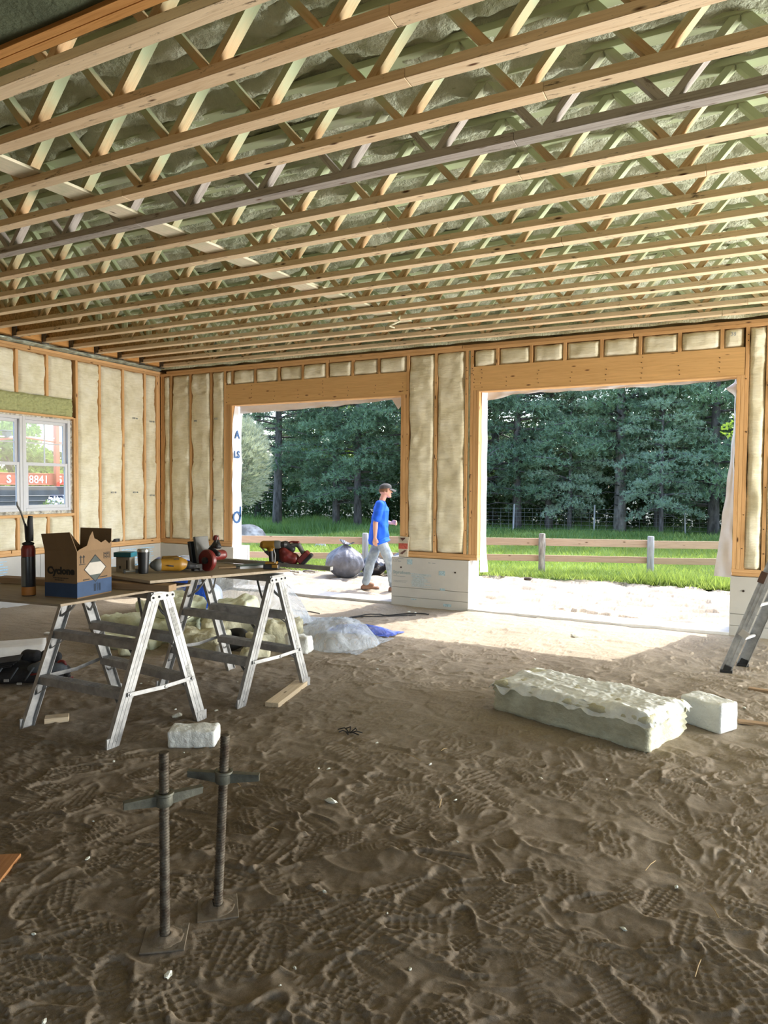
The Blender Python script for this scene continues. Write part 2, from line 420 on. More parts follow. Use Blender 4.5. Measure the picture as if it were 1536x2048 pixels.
# bottom lining boards of the headers
for a, b_ in ((-6.928, -4.06), (-2.955, -.02)):
    board('header_lining', (a, D + .07, ZH0 - .010), (b_, D + .07, ZH0 - .010), .14, .018, M_stud, wb)
crip = [-6.92, -6.49, -6.06, -5.64, -5.23, -4.81, -4.40] + [-2.72, -2.29, -1.88, -1.45, -1.02, -.60, -.17]
for x in crip: vstud(wb, x, ZH1, ZP, nm='cripple_stud')
# nail heads on studs
n = MB(); r = random.Random(3)
for x in full[6:12]:
    for k in range(7):
        n.lathe([(.006, 0), (.006, .003)], 6, Matrix.Translation((x + r.uniform(-.01, .01), D - .001, r.uniform(.8, 3.3))) @ Matrix.Rotation(PI / 2, 4, 'X'))
obj('stud_nails', n, M_nail, wb, kind='stuff')

def batt(par, x0, x1, z0, z1, seed, side='back', proud=.012, wav=1.0):
    """fluffy insulation batt filling one bay; its ragged edges lap over the studs"""
    w = x1 - x0; h = z1 - z0; nu = max(6, int(w / .028)); nv = max(6, int(h / .03)); r = random.Random(seed)
    u = np.linspace(0, 1, nu + 1); v = np.linspace(0, 1, nv + 1); U, Vv = np.meshgrid(u, v)
    zz = z0 + Vv * h; s = seed * 7.7
    eL = .015 * fbm(zz * 3 + s, zz * 0 + s, 4, seed) * wav + .004; eR = .015 * fbm(zz * 3 - s, zz * 0 + 3 + s, 4, seed + 50) * wav + .004
    eB = .006 * fbm(U * 5 + s, U * 0 + s, 3, seed + 9); eT = .006 * fbm(U * 5 - s, U * 0 + s, 3, seed + 19)
    xx = (x0 - eL) * (1 - U) + (x1 + eR) * U; zz = zz + (-eB * (1 - Vv) + eT * Vv)
    edge = np.minimum(np.minimum(U, 1 - U) * w, np.minimum(Vv, 1 - Vv) * h); puff = 1 - np.exp(-edge / .022)
    seam = 0
    for zs in ([1.98 - .02 * fbm(np.array(s), np.array(0.), 1, 2)] if h > 1.5 else []): seam = seam + np.exp(-((zz - zs - .01 * np.sin(U * 7 + s)) / .010) ** 2)
    if h > 1.5:
        zs2 = z1 - r.uniform(.25, .55); seam = seam + .8 * np.exp(-((zz - zs2 - .03 * np.sin(U * 5 + s * 2)) / .014) ** 2)
    dd = puff * (proud + .012) + .014 * fbm(xx * 5 + s, zz * 3.4, 4, seed) + .0025 * fbm(xx * 9, zz * 55, 2, seed) - .018 * seam
    if h > 1.5: dd = dd + .012 * np.clip((zz - (z1 - .5)) / .5, 0, 1) * fbm(xx * 12, zz * 16, 3, seed)
    dep = D + .012 - dd
    rimx = np.where(edge < 1e-6, 1, 0); dep = dep + rimx * .03
    if side == 'back': V = np.stack([xx, dep, zz], -1)
    else: V = np.stack([XL - (dep - D), xx, zz], -1)
    F = grid_faces(nu + 1, nv + 1)
    if side != 'back': F = F[:, ::-1]
    link('insulation_batt', np_mesh('insulation_batt', V.reshape(-1, 3), F, [M_batt]), par)
sd = 1
bays = [(-8.31, -8.194), (-8.156, -7.776), (-7.738, -7.359), (-7.321, -7.084), (-3.942, -3.572), (-3.534, -3.146), (.098, .261), (.299, .681), (.719, 1.081), (1.12, 1.48), (1.52, 1.88)]
for a, b_ in bays: sd += 1; batt(wb, a, b_, SILL, ZP, sd)
cs = [-7.046, -6.92, -6.49, -6.06, -5.64, -5.23, -4.81, -4.40, -3.98]
for a, b_ in zip(cs[:-1], cs[1:]): sd += 1; batt(wb, a + .02, b_ - .02, ZH1, ZP, sd, wav=.6)
cs = [-3.036, -2.72, -2.29, -1.88, -1.45, -1.02, -.60, -.17, .06]
for a, b_ in zip(cs[:-1], cs[1:]): sd += 1; batt(wb, a + .02, b_ - .02, ZH1, ZP, sd, wav=.6)
# foam squeezed into the narrow gap beside the right opening
g = MB()
g.grid(lambda u, v: (-3.108 + u * .036, D + .02 - .014 * math.sin(u * PI) * (1 + .7 * mnoise.noise(Vector((u * 3, v * 40, 1)))), SILL + v * (ZP - SILL)), 4, 110)
obj('gap_foam', g, M_foam, wb, smooth=1)
# plywood sheathing outside
M_sheath = pm('plywood_sheathing', (.52, .36, .19), .8, var=.15, scale=4, stretch=(1, 1, 6))
s = MB()
for x0, x1, z0, z1 in ((XL - .15, -6.93, ZS, 4.12), (-4.059, -2.957, ZS, 4.12), (-.02, XR, ZS, 4.12), (-6.93, -4.059, ZH0, 4.12), (-2.957, -.02, ZH0, 4.12)):
    s.box(((x0 + x1) / 2, D + DEP + .008, (z0 + z1) / 2), (x1 - x0, .014, z1 - z0))
obj('sheathing', s, M_sheath, wb)
# house wrap outside, turned in and hanging ragged at the openings
def sheet(fn, nu, nv): return MB().grid(fn, nu, nv)
def nz(*a): return mnoise.noise(Vector(a))
YO = D + DEP + .03
obj('house_wrap', sheet(lambda u, v: (-6.922 + .008 * nz(u * 4, v * 12, 7) + .012 * u + (.05 * (.2 - v) * u if v < .2 else 0), D + .008 + .02 * nz(v * 7, 1, 2) + (.06 * (v - .93) / .07 if v > .93 else 0) + .20 * u, .38 + (ZH0 - .40) * v), 8, 60), M_wrap, wb, smooth=1)
obj('house_wrap', sheet(lambda u, v: (-6.91 + 2.84 * u, YO - .02 * nz(u * 14, v * 3, 3), ZH0 + .02 - v * (.02 + .13 * (1 - u) ** .5 + .03 * abs(nz(u * 9, 5, 5)) + .16 * max(0, 1 - abs(u - .965) * 26))), 110, 5), M_wrap, wb, smooth=1)
obj('house_wrap', sheet(lambda u, v: (-2.95 + 2.93 * u, YO - .02 * nz(u * 14, v * 3, 9), ZH0 + .02 - v * (.04 + .03 * abs(nz(u * 8, 4, 1)) + .10 * max(0, 1 - u * 6) + .03 * math.sin(u * PI))), 110, 5), M_wrap, wb, smooth=1)
obj('house_wrap', sheet(lambda u, v: (-2.955 + .01 + .05 * u * (1 + .7 * max(0, (.15 - v) / .15)) + .012 * nz(v * 9, 2, 2), YO - .08 + .08 * u, .50 + (ZH0 - .50) * v), 5, 60), M_wrap, wb, smooth=1)
obj('house_wrap', sheet(lambda u, v: (-.02 - u * (.015 + .165 * max(0, 1 - v * 1.25) ** 1.2 + (.10 * max(0, 1 - abs(v - .955) * 30))) + .01 * nz(v * 11, u, 2), YO - .03 + .02 * nz(u * 2, v * 8, 4) + .06 * u, .62 + (ZH0 - .64) * v), 6, 70), M_wrap, wb, smooth=1)

def text(name, body, size, M, mt, parent, ext=.0008, align='LEFT', bold=0.0, **k):
    c = bpy.data.curves.new(name, 'FONT'); c.body = body; c.size = size; c.extrude = ext; c.align_x = align; c.offset = bold; c.resolution_u = 3
    t = bpy.data.objects.new(name, c); COL.objects.link(t)
    dg = bpy.context.evaluated_depsgraph_get(); me = bpy.data.meshes.new_from_object(t.evaluated_get(dg))
    bpy.data.objects.remove(t); me.materials.clear(); me.materials.append(mt)
    return link(name, me, parent, M=M, **k)
FACE_Y = Matrix.Rotation(PI / 2, 4, 'X')                                   # text standing, read from -Y
FACE_X = Matrix.Rotation(PI / 2, 4, 'Z') @ Matrix.Rotation(PI / 2, 4, 'X')   # text standing, read from +X
M_blue = pm('blue_lettering', (.02, .07, .17), .6, var=.1)
M_blue.node_tree.nodes['Principled BSDF'].inputs['Roughness'].default_value = .7
for body, x, z, sz in (('A', D + .045, 2.33, .17), ('LS', D + .02, 2.03, .15), ('O', D - .015, 1.02, .26), ('I', D + .15, 1.12, .22)):
    M = Matrix.Translation((-6.905, x, z)) @ FACE_X
    text('lettering', body, sz, M, M_blue, wb, ext=.004, bold=.004)

# ------------------------------------------------------------------ foam covered foundation stubs (piers) and the lip across the openings
def pier(x0, x1, label_marks, par, y0=D - .035, y1=D + .32):
    zb = [-.06, .115, .243, ZS - .003]
    for a, b_ in zip(zb[:-1], zb[1:]):
        obj('foam_board', MB().box(((x0 + x1) / 2, y0 + .025, (a + b_) / 2), (x1 - x0, .05, b_ - a - .004)), M_xps, par, bevel=.002)
    obj('foundation', MB().box(((x0 + x1) / 2, (y0 + y1) / 2 + .025, ZS / 2 - .035), (x1 - x0 - .006, y1 - y0 - .056, ZS + .06)), M_concrete, par, bevel=.003)
    obj('foam_board', MB().box(((x0 + x1) / 2, y1 + .025, ZS / 2 - .05), (x1 - x0, .05, ZS + .09)), M_xpsedge, par, bevel=.002)
wp = empty('wall_foundation', (0, 0, 0), kind='structure')
pier(XL + .03, -6.875, None, wp); pier(-4.163, -3.056, None, wp); pier(-.03, 3.3, None, wp)
# fixings (round washers)
n = MB()
for x, z in ((-4.02, .515), (-3.24, .49), (.10, .50)):
    n.lathe([(.012, 0), (.012, .004)], 12, Matrix.Translation((x, D - .036, z)) @ FACE_Y)
obj('fixing', n, M_nail, wp)
# printed marks on the foam boards
def marks_y(items, par, y=D - .0356, mt=M_print):
    q = MB()
    for x, z, w, h in items: q.box((x + w / 2, y, z - h / 2), (w, .0012, h))
    obj('printed_mark', q, mt, par)
r = random.Random(8)
it = [(-3.93, .630, .075, .07), (-3.88, .44, .30, .006), (-3.88, .27, .32, .004)]
for k in range(11): it.append((-3.87 + r.uniform(0, .03), .425 - k * .014, r.uniform(.16, .29), .006))
it += [(-3.47, .50, .09, .06), (-3.45, .27, .07, .03), (-3.40, .07, .11, .035), (-3.87, .10, .08, .012)]
marks_y(it, wp)
it = [(-4.135, .395, .18, .006), (-4.135, .335, .21, .005), (-4.135, .318, .19, .005), (-4.07, .60, .05, .008), (-3.62, .60, .03, .008), (-3.57, .60, .05, .008)]
marks_y(it, wp, mt=M_printgray)
text('lettering', 'Styrofoam', .062, Matrix.Translation((-4.14, D - .036, .425)) @ FACE_Y, pm('print_teal', (.28, .36, .37), .8, var=.1), wp, bold=.001)
text('lettering', '1.5"', .05, Matrix.Translation((-4.145, D - .036, .585)) @ FACE_Y, M_printgray, wp)
text('lettering', 'R-VALUE', .022, Matrix.Translation((-4.07, D - .036, .625)) @ FACE_Y, M_printgray, wp)
# low lip of the footing across both openings
def lip(x0, x1, seed):
    def f(u, v):
        x = x0 + (x1 - x0) * u; zt = .035 + .012 * nz(x * 2, seed, 0); prof = [(-.05, -.06), (-.045, zt - .004), (-.03, zt), (.02, zt), (.30, zt + .004), (.31, -.06)]
        k = min(5, int(round(v * 5))); return (x, D + prof[k][0] + .012 * nz(x * 3, seed, 4), prof[k][1])
    obj('footing_lip', MB().grid(f, 60, 5), M_xpsedge if seed == 2 else M_concrete, wp)
lip(-6.88, -4.16, 1); lip(-3.06, -.03, 2)

# ------------------------------------------------------------------ left wall with the window
wl = empty('wall_left', (0, 0, 0), kind='structure')
Y0L = -1.0
def lstud(y, z0, z1, nm='stud', t=.038):
    board(nm, (XL - DEP / 2, y, z0), (XL - DEP / 2, y, z1), t, DEP, M_stud, wl, up=(-1, 0, 0))
def lplate(y0, y1, z0, h, nm, mt=M_stud, x=XL - DEP / 2, d=DEP): board(nm, (x, y0, z0 + h / 2), (x, y1, z0 + h / 2), d, h, mt, wl)
for a, b_ in ((Y0L, 3.4), (3.41, D)):
    lplate(a, b_, ZS, .037, 'sill_plate'); lplate(a, b_, ZP, .037, 'top_plate')
lplate(Y0L, 5.9, ZS + .038, .037, 'sill_plate'); lplate(5.91, D, ZS + .038, .037, 'sill_plate')
lplate(Y0L, 6.2, ZP + .038, .037, 'top_plate'); lplate(6.21, D + .14, ZP + .038, .037, 'top_plate')
WZ0, WZ1 = 1.235, 2.50; WY1 = 6.85; WM = 6.105; WY0 = 5.36
for y in (8.52, 8.48, 8.22, 7.78, 7.34, 6.935, 5.24, 4.8, 4.36, 3.92, 3.48, 3.04, 2.6): lstud(y, SILL, ZP)
lstud(6.895, SILL, 2.54, 'jack_stud'); lstud(5.28, SILL, 2.54, 'jack_stud')
for y in (6.46, 6.01, 5.57): lstud(y, 2.80, ZP, 'cripple_stud')
for y in (6.46, 6.01, 5.57): lstud(y, SILL, 1.155, 'cripple_stud')
lplate(5.30, 6.876, 1.155, .037, 'window_sill_plate'); lplate(5.30, 6.876, 2.52, .03, 'window_head_plate')
# foam sprayed over the window header, bulging
def hf(u, v):
    y = 5.30 + (6.875 - 5.30) * u; e = min(u, 1 - u) * 12; e2 = min(v, 1 - v) * 5
    b_ = min(1, e) * min(1, e2 * 1.5)
    return (XL - .02 + .045 * b_ ** .6 + .016 * nz(y * 9, v * 4, 1) + .014 * nz(y * 26, v * 10, 1) + .008 * nz(y * 60, v * 22, 1), y, 2.55 + .25 * v + .01 * nz(y * 6, v, 3))
obj('header_foam', MB().grid(hf, 160, 34), pm('yellow_green_foam', (.42, .44, .21), .85, var=.1, scale=30, bmp=.8, bscale=60), wl, smooth=1)
ys = [(8.26, 8.46), (7.80, 8.20), (7.36, 7.76), (6.955, 7.32), (4.82, 5.22), (4.38, 4.78), (3.94, 4.34), (3.5, 3.9), (3.06, 3.46)]
for a, b_ in ys: sd += 1; batt(wl, a, b_, SILL, ZP, sd, 'left')
for a, b_ in ((6.48, 6.875), (6.03, 6.44), (5.59, 5.99), (5.30, 5.55)):
    sd += 1; batt(wl, a, b_, 2.80, ZP, sd, 'left', wav=.7); sd += 1; batt(wl, a, b_, SILL, 1.155, sd, 'left', wav=.7)
# lettering printed on the batts (small, grey)
for y, z in ((7.50, 1.47), (7.93, 1.47), (7.93, 2.62), (8.28, 2.60), (8.28, 1.42)):
    text('lettering', 'R22 40', .036, Matrix.Translation((XL + .032, y, z)) @ FACE_X, M_printgray, wl, ext=.003)
for x, z in ((-7.66, 2.60), (-7.25, 2.62), (-7.28, 1.36)):
    text('lettering', 'R22', .04, Matrix.Translation((x, D - .030, z)) @ FACE_Y, M_printgray, wb, ext=.003)
text('lettering', '38', .055, Matrix.Translation((-.09, D - .03, 3.27)) @ FACE_Y, M_printgray, wb, ext=.003)
# sheathing of the left wall around the window hole
s = MB()
for y0, y1, z0, z1 in ((Y0L, 5.30, 0, 4.12), (6.876, D + .15, 0, 4.12), (5.30, 6.876, 0, 1.19), (5.30, 6.876, 2.55, 4.12)):
    s.box((XL - DEP - .008, (y0 + y1) / 2, (z0 + z1) / 2), (.014, y1 - y0, z1 - z0))
obj('sheathing', s, M_sheath, wl)
# foam boards of the left foundation, upright joints, blue print
yb = [Y0L, 1.4, 3.85, 6.3, 7.66, D - .036]
for a, b_ in zip(yb[:-1], yb[1:]):
    obj('foam_board', MB().box((XL + .01, (a + b_) / 2, .22 + (ZS - .22) / 2 - .002), (.05, b_ - a - .004, ZS - .224)), M_xps, wl, bevel=.002)
    obj('foam_board', MB().box((XL + .01, (a + b_) / 2, .08), (.05, b_ - a - .004, .276)), M_xps, wl, bevel=.002)
obj('foundation', MB().box((XL - .14, (Y0L + D) / 2, ZS / 2 - .02), (.24, D - Y0L, ZS + .02)), M_concrete, wl)
q = MB(); r = random.Random(4)
for yb_ in (5.0, 5.55, 6.45, 6.9, 7.25, 7.72, 8.05):
    for k in range(9):
        q.box((XL + .036, yb_ + r.uniform(0, .05) + .12, .60 - k * .035), (.0012, r.uniform(.12, .30), r.uniform(.008, .018)))
    q.box((XL + .036, yb_ + .3, .33), (.0012, .12, .07))
obj('printed_mark', q, pm('bright_blue_print', (.38, .62, .82), .8, var=.15, scale=50), wl)

# the double window: two single hung units side by side
def window(nm, y0, y1):
    w = empty(nm, (0, 0, 0), kind='structure')
    xf = XL - .075
    f = MB(); t = .042
    for a, b_, c, d_ in ((y0, y0 + t, WZ0, WZ1), (y1 - t, y1, WZ0, WZ1), (y0 + t, y1 - t, WZ0, WZ0 + t), (y0 + t, y1 - t, WZ1 - t, WZ1)):
        f.box((xf, (a + b_) / 2, (c + d_) / 2), (.085, b_ - a, d_ - c))
    obj('window_frame', f, M_vinyl, w, bevel=.003)
    zm = 1.87
    def sash(x, z0, z1, munt, s=.042):
        q = MB(); a0, a1 = y0 + t, y1 - t
        for a, b_, c, d_ in ((a0, a0 + s, z0, z1), (a1 - s, a1, z0, z1), (a0 + s, a1 - s, z0, z0 + s), (a0 + s, a1 - s, z1 - s, z1)):
            q.box((x, (a + b_) / 2, (c + d_) / 2), (.032, b_ - a, d_ - c))
        so_ = obj('sash', q, M_vinyl, w, bevel=.002)
        obj('pane', MB().box((x, (a0 + a1) / 2, (z0 + z1) / 2), (.005, a1 - a0 - 2 * s + .01, z1 - z0 - 2 * s + .01)), M_glass, so_)
        if munt:
            obj('muntin', MB().box((x, (a0 + a1) / 2, (z0 + z1) / 2), (.010, .016, z1 - z0 - 2 * s)), M_vinyl, so_)
            obj('muntin', MB().box((x, (a0 + a1) / 2, (z0 + z1) / 2), (.011, a1 - a0 - 2 * s, .016)), M_vinyl, so_)
    sash(xf - .018, zm - .02, WZ1 - t, True); sash(xf + .018, WZ0 + t, zm + .02, False)
window('window_1', WM + .001, WY1 - .004); window('window_2', WY0, WM - .001)
# spray foam packed round the window
q = MB()
q.grid(lambda u, v: (XL - .03 - .03 * abs(nz(v * 25, 3, 1)) * (1), WY1 - .004 + .028 * u, WZ0 + (WZ1 - WZ0) * v), 3, 60)
q.grid(lambda u, v: (XL - .03 - .025 * abs(nz(u * 25, 3, 1)), 5.36 + 1.49 * u, WZ1 + .02 * v), 60, 2)
q.grid(lambda u, v: (XL - .03 - .025 * abs(nz(u * 25, 3, 4)), 5.36 + 1.49 * u, 1.192 + .045 * v), 60, 2)
obj('window_foam', q, pm('gap_foam_gray', (.52, .50, .43), .9, var=.5, scale=22, bmp=1), wl, smooth=1)

# ------------------------------------------------------------------ the other walls of the building, outside the frame
wr = empty('wall_right', (0, 0, 0), kind='structure')
s = MB()
for y0, y1, z0, z1 in ((YF, 2.6, 0, 4.12), (7.8, D + .15, 0, 4.12), (2.6, 7.8, 2.9, 4.12)): s.box((XR + .1, (y0 + y1) / 2, (z0 + z1) / 2), (.16, y1 - y0, z1 - z0))
obj('sheathing', s, M_sheath, wr)
wf = empty('wall_front', (0, 0, 0), kind='structure')
s = MB()
for x0, x1, z0, z1 in ((XL - 1.5, .3, 0, 4.12), (4.8, XR, 0, 4.12), (.3, 4.8, 3.1, 4.12)): s.box(((x0 + x1) / 2, YF - .1, (z0 + z1) / 2), (x1 - x0, .16, z1 - z0))
s.box((XL - .1, (YF + Y0L) / 2, 2.06), (.16, Y0L - YF, 4.12))
obj('sheathing', s, M_sheath, wf)

# ------------------------------------------------------------------ ceiling: deck, green foam between the joists
ce = empty('ceiling', (0, 0, 0), kind='structure')
obj('roof_deck', MB().box(((XL + XR) / 2, (YF + D) / 2 + .1, 4.12), (XR - XL + .5, D - YF + .5, .05)), M_osb, ce)
JY = [2.235, 2.60, 3.01, 3.40, 3.795] + [3.795 + .4255 * i for i in range(1, 12)]
fx = np.linspace(XL - .12, XR, 520); fy = np.linspace(1.95, D + .12, 330); FX, FY = np.meshgrid(fx, fy)
wy_ = FY + .10 * fbm(FX * 1.1, FY * 1.5, 3, 71)
fold = np.abs(np.sin(wy_ * PI / .19 + 1.2 * fbm(FX * .7, FY * 1.3, 2, 88)))
FZ = 3.93 - .055 * fold ** .6 + .030 * fbm(FX * 2.0, FY * 4.5, 4, 77) + .016 * fbm(FX * 10, FY * 16, 3, 79)
pf = np.abs(FY[:, :, None] - np.array(JY)[None, None, :]).min(2) / .4064
FZ = FZ - .035 * np.exp(-(pf / .10) ** 2)            # foam climbs down round every top chord
FZ = FZ - .12 * np.clip((FY - 8.40) / .15, 0, 1) * (1 + .3 * fbm(FX * 5, FY, 2, 5)) - .25 * np.clip((FY - 8.5) / .1, 0, 1)
link('spray_foam', np_mesh('spray_foam', np.stack([FX, FY, FZ], -1).reshape(-1, 3), grid_faces(520, 330)[:, ::-1], [M_foam]), ce)
# foam roll along the top of both walls
def roll(u, v):
    x = XL + .02 + 14 * u; a = v * PI; rr = .042 * (1 + .35 * nz(x * 2.2, 1, 0) + .2 * nz(x * 9, 2, 0))
    return (x, D + .06 - rr * 1.2 - .05 * math.sin(a) * 1.2, 3.46 + .05 * math.cos(a) + .015 * nz(x * 4, v, 0))
obj('edge_foam', MB().grid(lambda u, v: (XL + .02 + 13.8 * u, D + .10 - .13 * math.sin(v * PI * .5) * (1 + .25 * nz(u * 40, v * 2, 1)), 3.70 - .245 * v + .012 * nz(u * 60, v * 3, 2)), 300, 8), M_foam, ce, smooth=1)
M_foil = pm('foil_edge', (.36, .40, .33), .3, .35, var=.35, scale=14, bmp=1, bscale=16)
obj('edge_foil', MB().grid(lambda u, v: (XL - .02 + .075 * math.sin(v * PI) * (1 + .5 * nz(u * 50, v * 3, 1)) + .02 * nz(u * 130, v * 6, 3), Y0L + (D - Y0L) * u, 3.435 + .07 * v + .012 * nz(u * 70, v * 2, 2)), 340, 8), M_foil, ce, smooth=1)
# plywood rim at the left end of the joists
for a, b_ in ((Y0L, 2.4), (2.402, 4.84), (4.842, 7.28), (7.282, D + .1)):
    board('rim_board', (XL + .06, a, 3.715), (XL + .06, b_, 3.715), .09, .42, M_lvl, ce)
# flush beam and low foamed soffit nearest the camera
for k, y in enumerate((2.034, 2.079)):
    board('beam_ply', (XL + .05, y, 3.70), (XR - .05, y, 3.70), .044, .42, M_lvl, ce)
obj('beam_foam', MB().grid(lambda u, v: (XL + .1 + 13.5 * u, 2.102 + .014 * abs(nz(u * 60, v * 4, 1)) * (1), 3.492 + .012 * nz(u * 200, 0, 1) * (1 - v) + .10 * v), 400, 3), M_foam, ce, smooth=1)
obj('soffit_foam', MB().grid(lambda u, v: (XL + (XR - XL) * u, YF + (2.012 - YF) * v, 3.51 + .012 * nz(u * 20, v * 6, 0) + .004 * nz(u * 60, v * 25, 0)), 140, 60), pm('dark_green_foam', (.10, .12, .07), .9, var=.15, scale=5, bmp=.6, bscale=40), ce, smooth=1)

# ------------------------------------------------------------------ open web floor joists
ordn = ['first', 'second', 'third', 'fourth', 'fifth', 'sixth', 'seventh', 'eighth', 'ninth', 'tenth', 'eleventh', 'twelfth', 'thirteenth', 'fourteenth', 'fifteenth', 'sixteenth']
rj = random.Random(12)
XJ0 = XL + .12; XJ1 = XR - .05; ZTC = 3.868
for k in range(16):
    y = JY[k]
    grey = (k == 4)
    lab = 'weathered grey open-web wooden joist, the only grey one under the green foam' if grey else ('open-web wooden joist nearest the camera, splintered along its edge' if k == 0 else '%s open-web wooden joist counted from the top of the picture, under green foam' % ordn[k])
    if k == 15: lab = 'open-web wooden joist nearest the back wall, above its top plate'
    j = empty('open_web_joist', (0, y, ZB), label=lab, cat='joist', group='open-web joists under the foam ceiling')
    mt = M_gray if grey else M_chord; mw = M_gray if grey else M_web
    # finger-jointed bottom chord in lengths
    cuts = [XJ0]; x = XJ0
    while x < XJ1 - 3.2: x += rj.uniform(1.7, 3.0); cuts.append(x)
    cuts.append(XJ1)
    for a, b_ in zip(cuts[:-1], cuts[1:]):
        board('bottom_chord', (a, 0, .0235), (b_ - .0015, 0, .0235), .085, .047, mt, j, bevel=.0025)
    board('top_chord', (XJ0, 0, ZTC - ZB), (XJ1, 0, ZTC - ZB), .089, .038, mt, j)
    ph = -.98 + .012 * math.sin(k * 2.1)
    zb_, zt_ = .047, ZTC - ZB - .012
    i = -12
    while ph + .625 * i < 1.9:
        xb = ph + .625 * i
        if xb > XJ0 + .95:
            for s_ in (-1, 1):
                if xb + s_ * .31 > 2.2: continue
                board('web', (xb + s_ * .018, 0, zb_ - .004), (xb + s_ * .295, 0, zt_), .064, .038, mw, j, up=(0, 1, 0) if False else (0, 0, 1), bevel=0)
        i += 1
    # solid trimmable end
    board('end_panel', (XJ0 + .02, 0, .19), (XJ0 + 1.02, 0, .19), .012, .33, M_osb, j)
    board('end_post', (XJ0 + 1.0, 0, .04), (XJ0 + 1.0, 0, .35), .05, .06, mw, j, up=(0, 1, 0))
    obj('joist_hanger', MB().box((XJ0 - .006, 0, .10), (.012, .105, .23)).box((XJ0 + .03, .048, .05), (.07, .003, .10)).box((XJ0 + .03, -.048, .05), (.07, .003, .10)), M_steel, j)
# splinters on the nearest joist
q = MB(); 
for x, z in ((-2.75, .036), (-2.55, .04), (-1.9, .036)):
    q.add([(x, -.046, .02), (x + .16, -.047, .03), (x + .05, -.060, .034)], [(0, 1, 2)])
# pale bracing boards lying on the bottom chords
M_pale = wood('pale_brace_wood', (.80, .72, .56), (.70, .60, .44), green=(3.66, 3.80), rnd=.05)
b1 = board('brace_board', (-4.04, 2.45, ZB + .058), (-3.80, 5.9, ZB + .058), .19, .019, M_pale, label='pale foam-flecked bracing board laid across the joists at the left', cat='brace')
b2 = board('brace_board', (-3.83, 5.6, ZB + .078), (-3.46, 8.40, ZB + .078), .19, .019, M_pale, label='pale bracing board laid across the far joists above the middle of the wall', cat='brace')
# dry foam strands hanging from the far joists
def strand(pts, nm='hanging_foam', **k): obj(nm, MB().tube(pts, [.012 + .006 * math.sin(i * 2.1) for i in range(len(pts))], 6), pm('pale_foam_' + str(len(bpy.data.materials)), (.62, .60, .42), .9, bmp=.5), smooth=1, **k)
strand([(-3.42, 7.17, ZB + .045), (-3.44, 7.145, ZB + .0), (-3.41, 7.13, ZB - .03), (-3.46, 7.09, ZB - .06), (-3.52, 7.06, ZB - .085), (-3.47, 7.12, ZB - .10)], label='crusty strand of dry foam hanging from a joist before the wall between the openings', cat='foam')

# ================================================================== ladder sawhorses
M_alu = pm('worn_aluminium', (.40, .40, .39), .55, .5, var=.22, scale=14, bmp=.12, bscale=60)
M_aludark = pm('aluminium_dark', (.36, .36, .35), .5, .75, var=.2, scale=12)
M_rubber = pm('black_rubber', (.025, .025, .025), .8)
M_label = pm('faded_label', (.33, .33, .31), .7, var=.4, scale=60)
def V3(*a): return Vector(a)
def channel(name, p0, p1, wd, dp, inward, parent, th=.004, mt=None, taper=None):
    """aluminium channel: web wd wide facing out, two lips dp deep turned inward"""
    M = frame(p0, p1, up=inward); L = (V3(*p1) - V3(*p0)).length
    m_ = MB(); m_.box((0, 0, 0), (L, wd, th), M).box((0, wd / 2 - th / 2, dp / 2), (L, th, dp), M).box((0, -wd / 2 + th / 2, dp / 2), (L, th, dp), M)
    m_.box((0, wd * .16, -th * .7), (L, .005, .0025), M).box((0, -wd * .16, -th * .7), (L, .005, .0025), M)
    return obj(name, m_, mt or M_alu, parent)
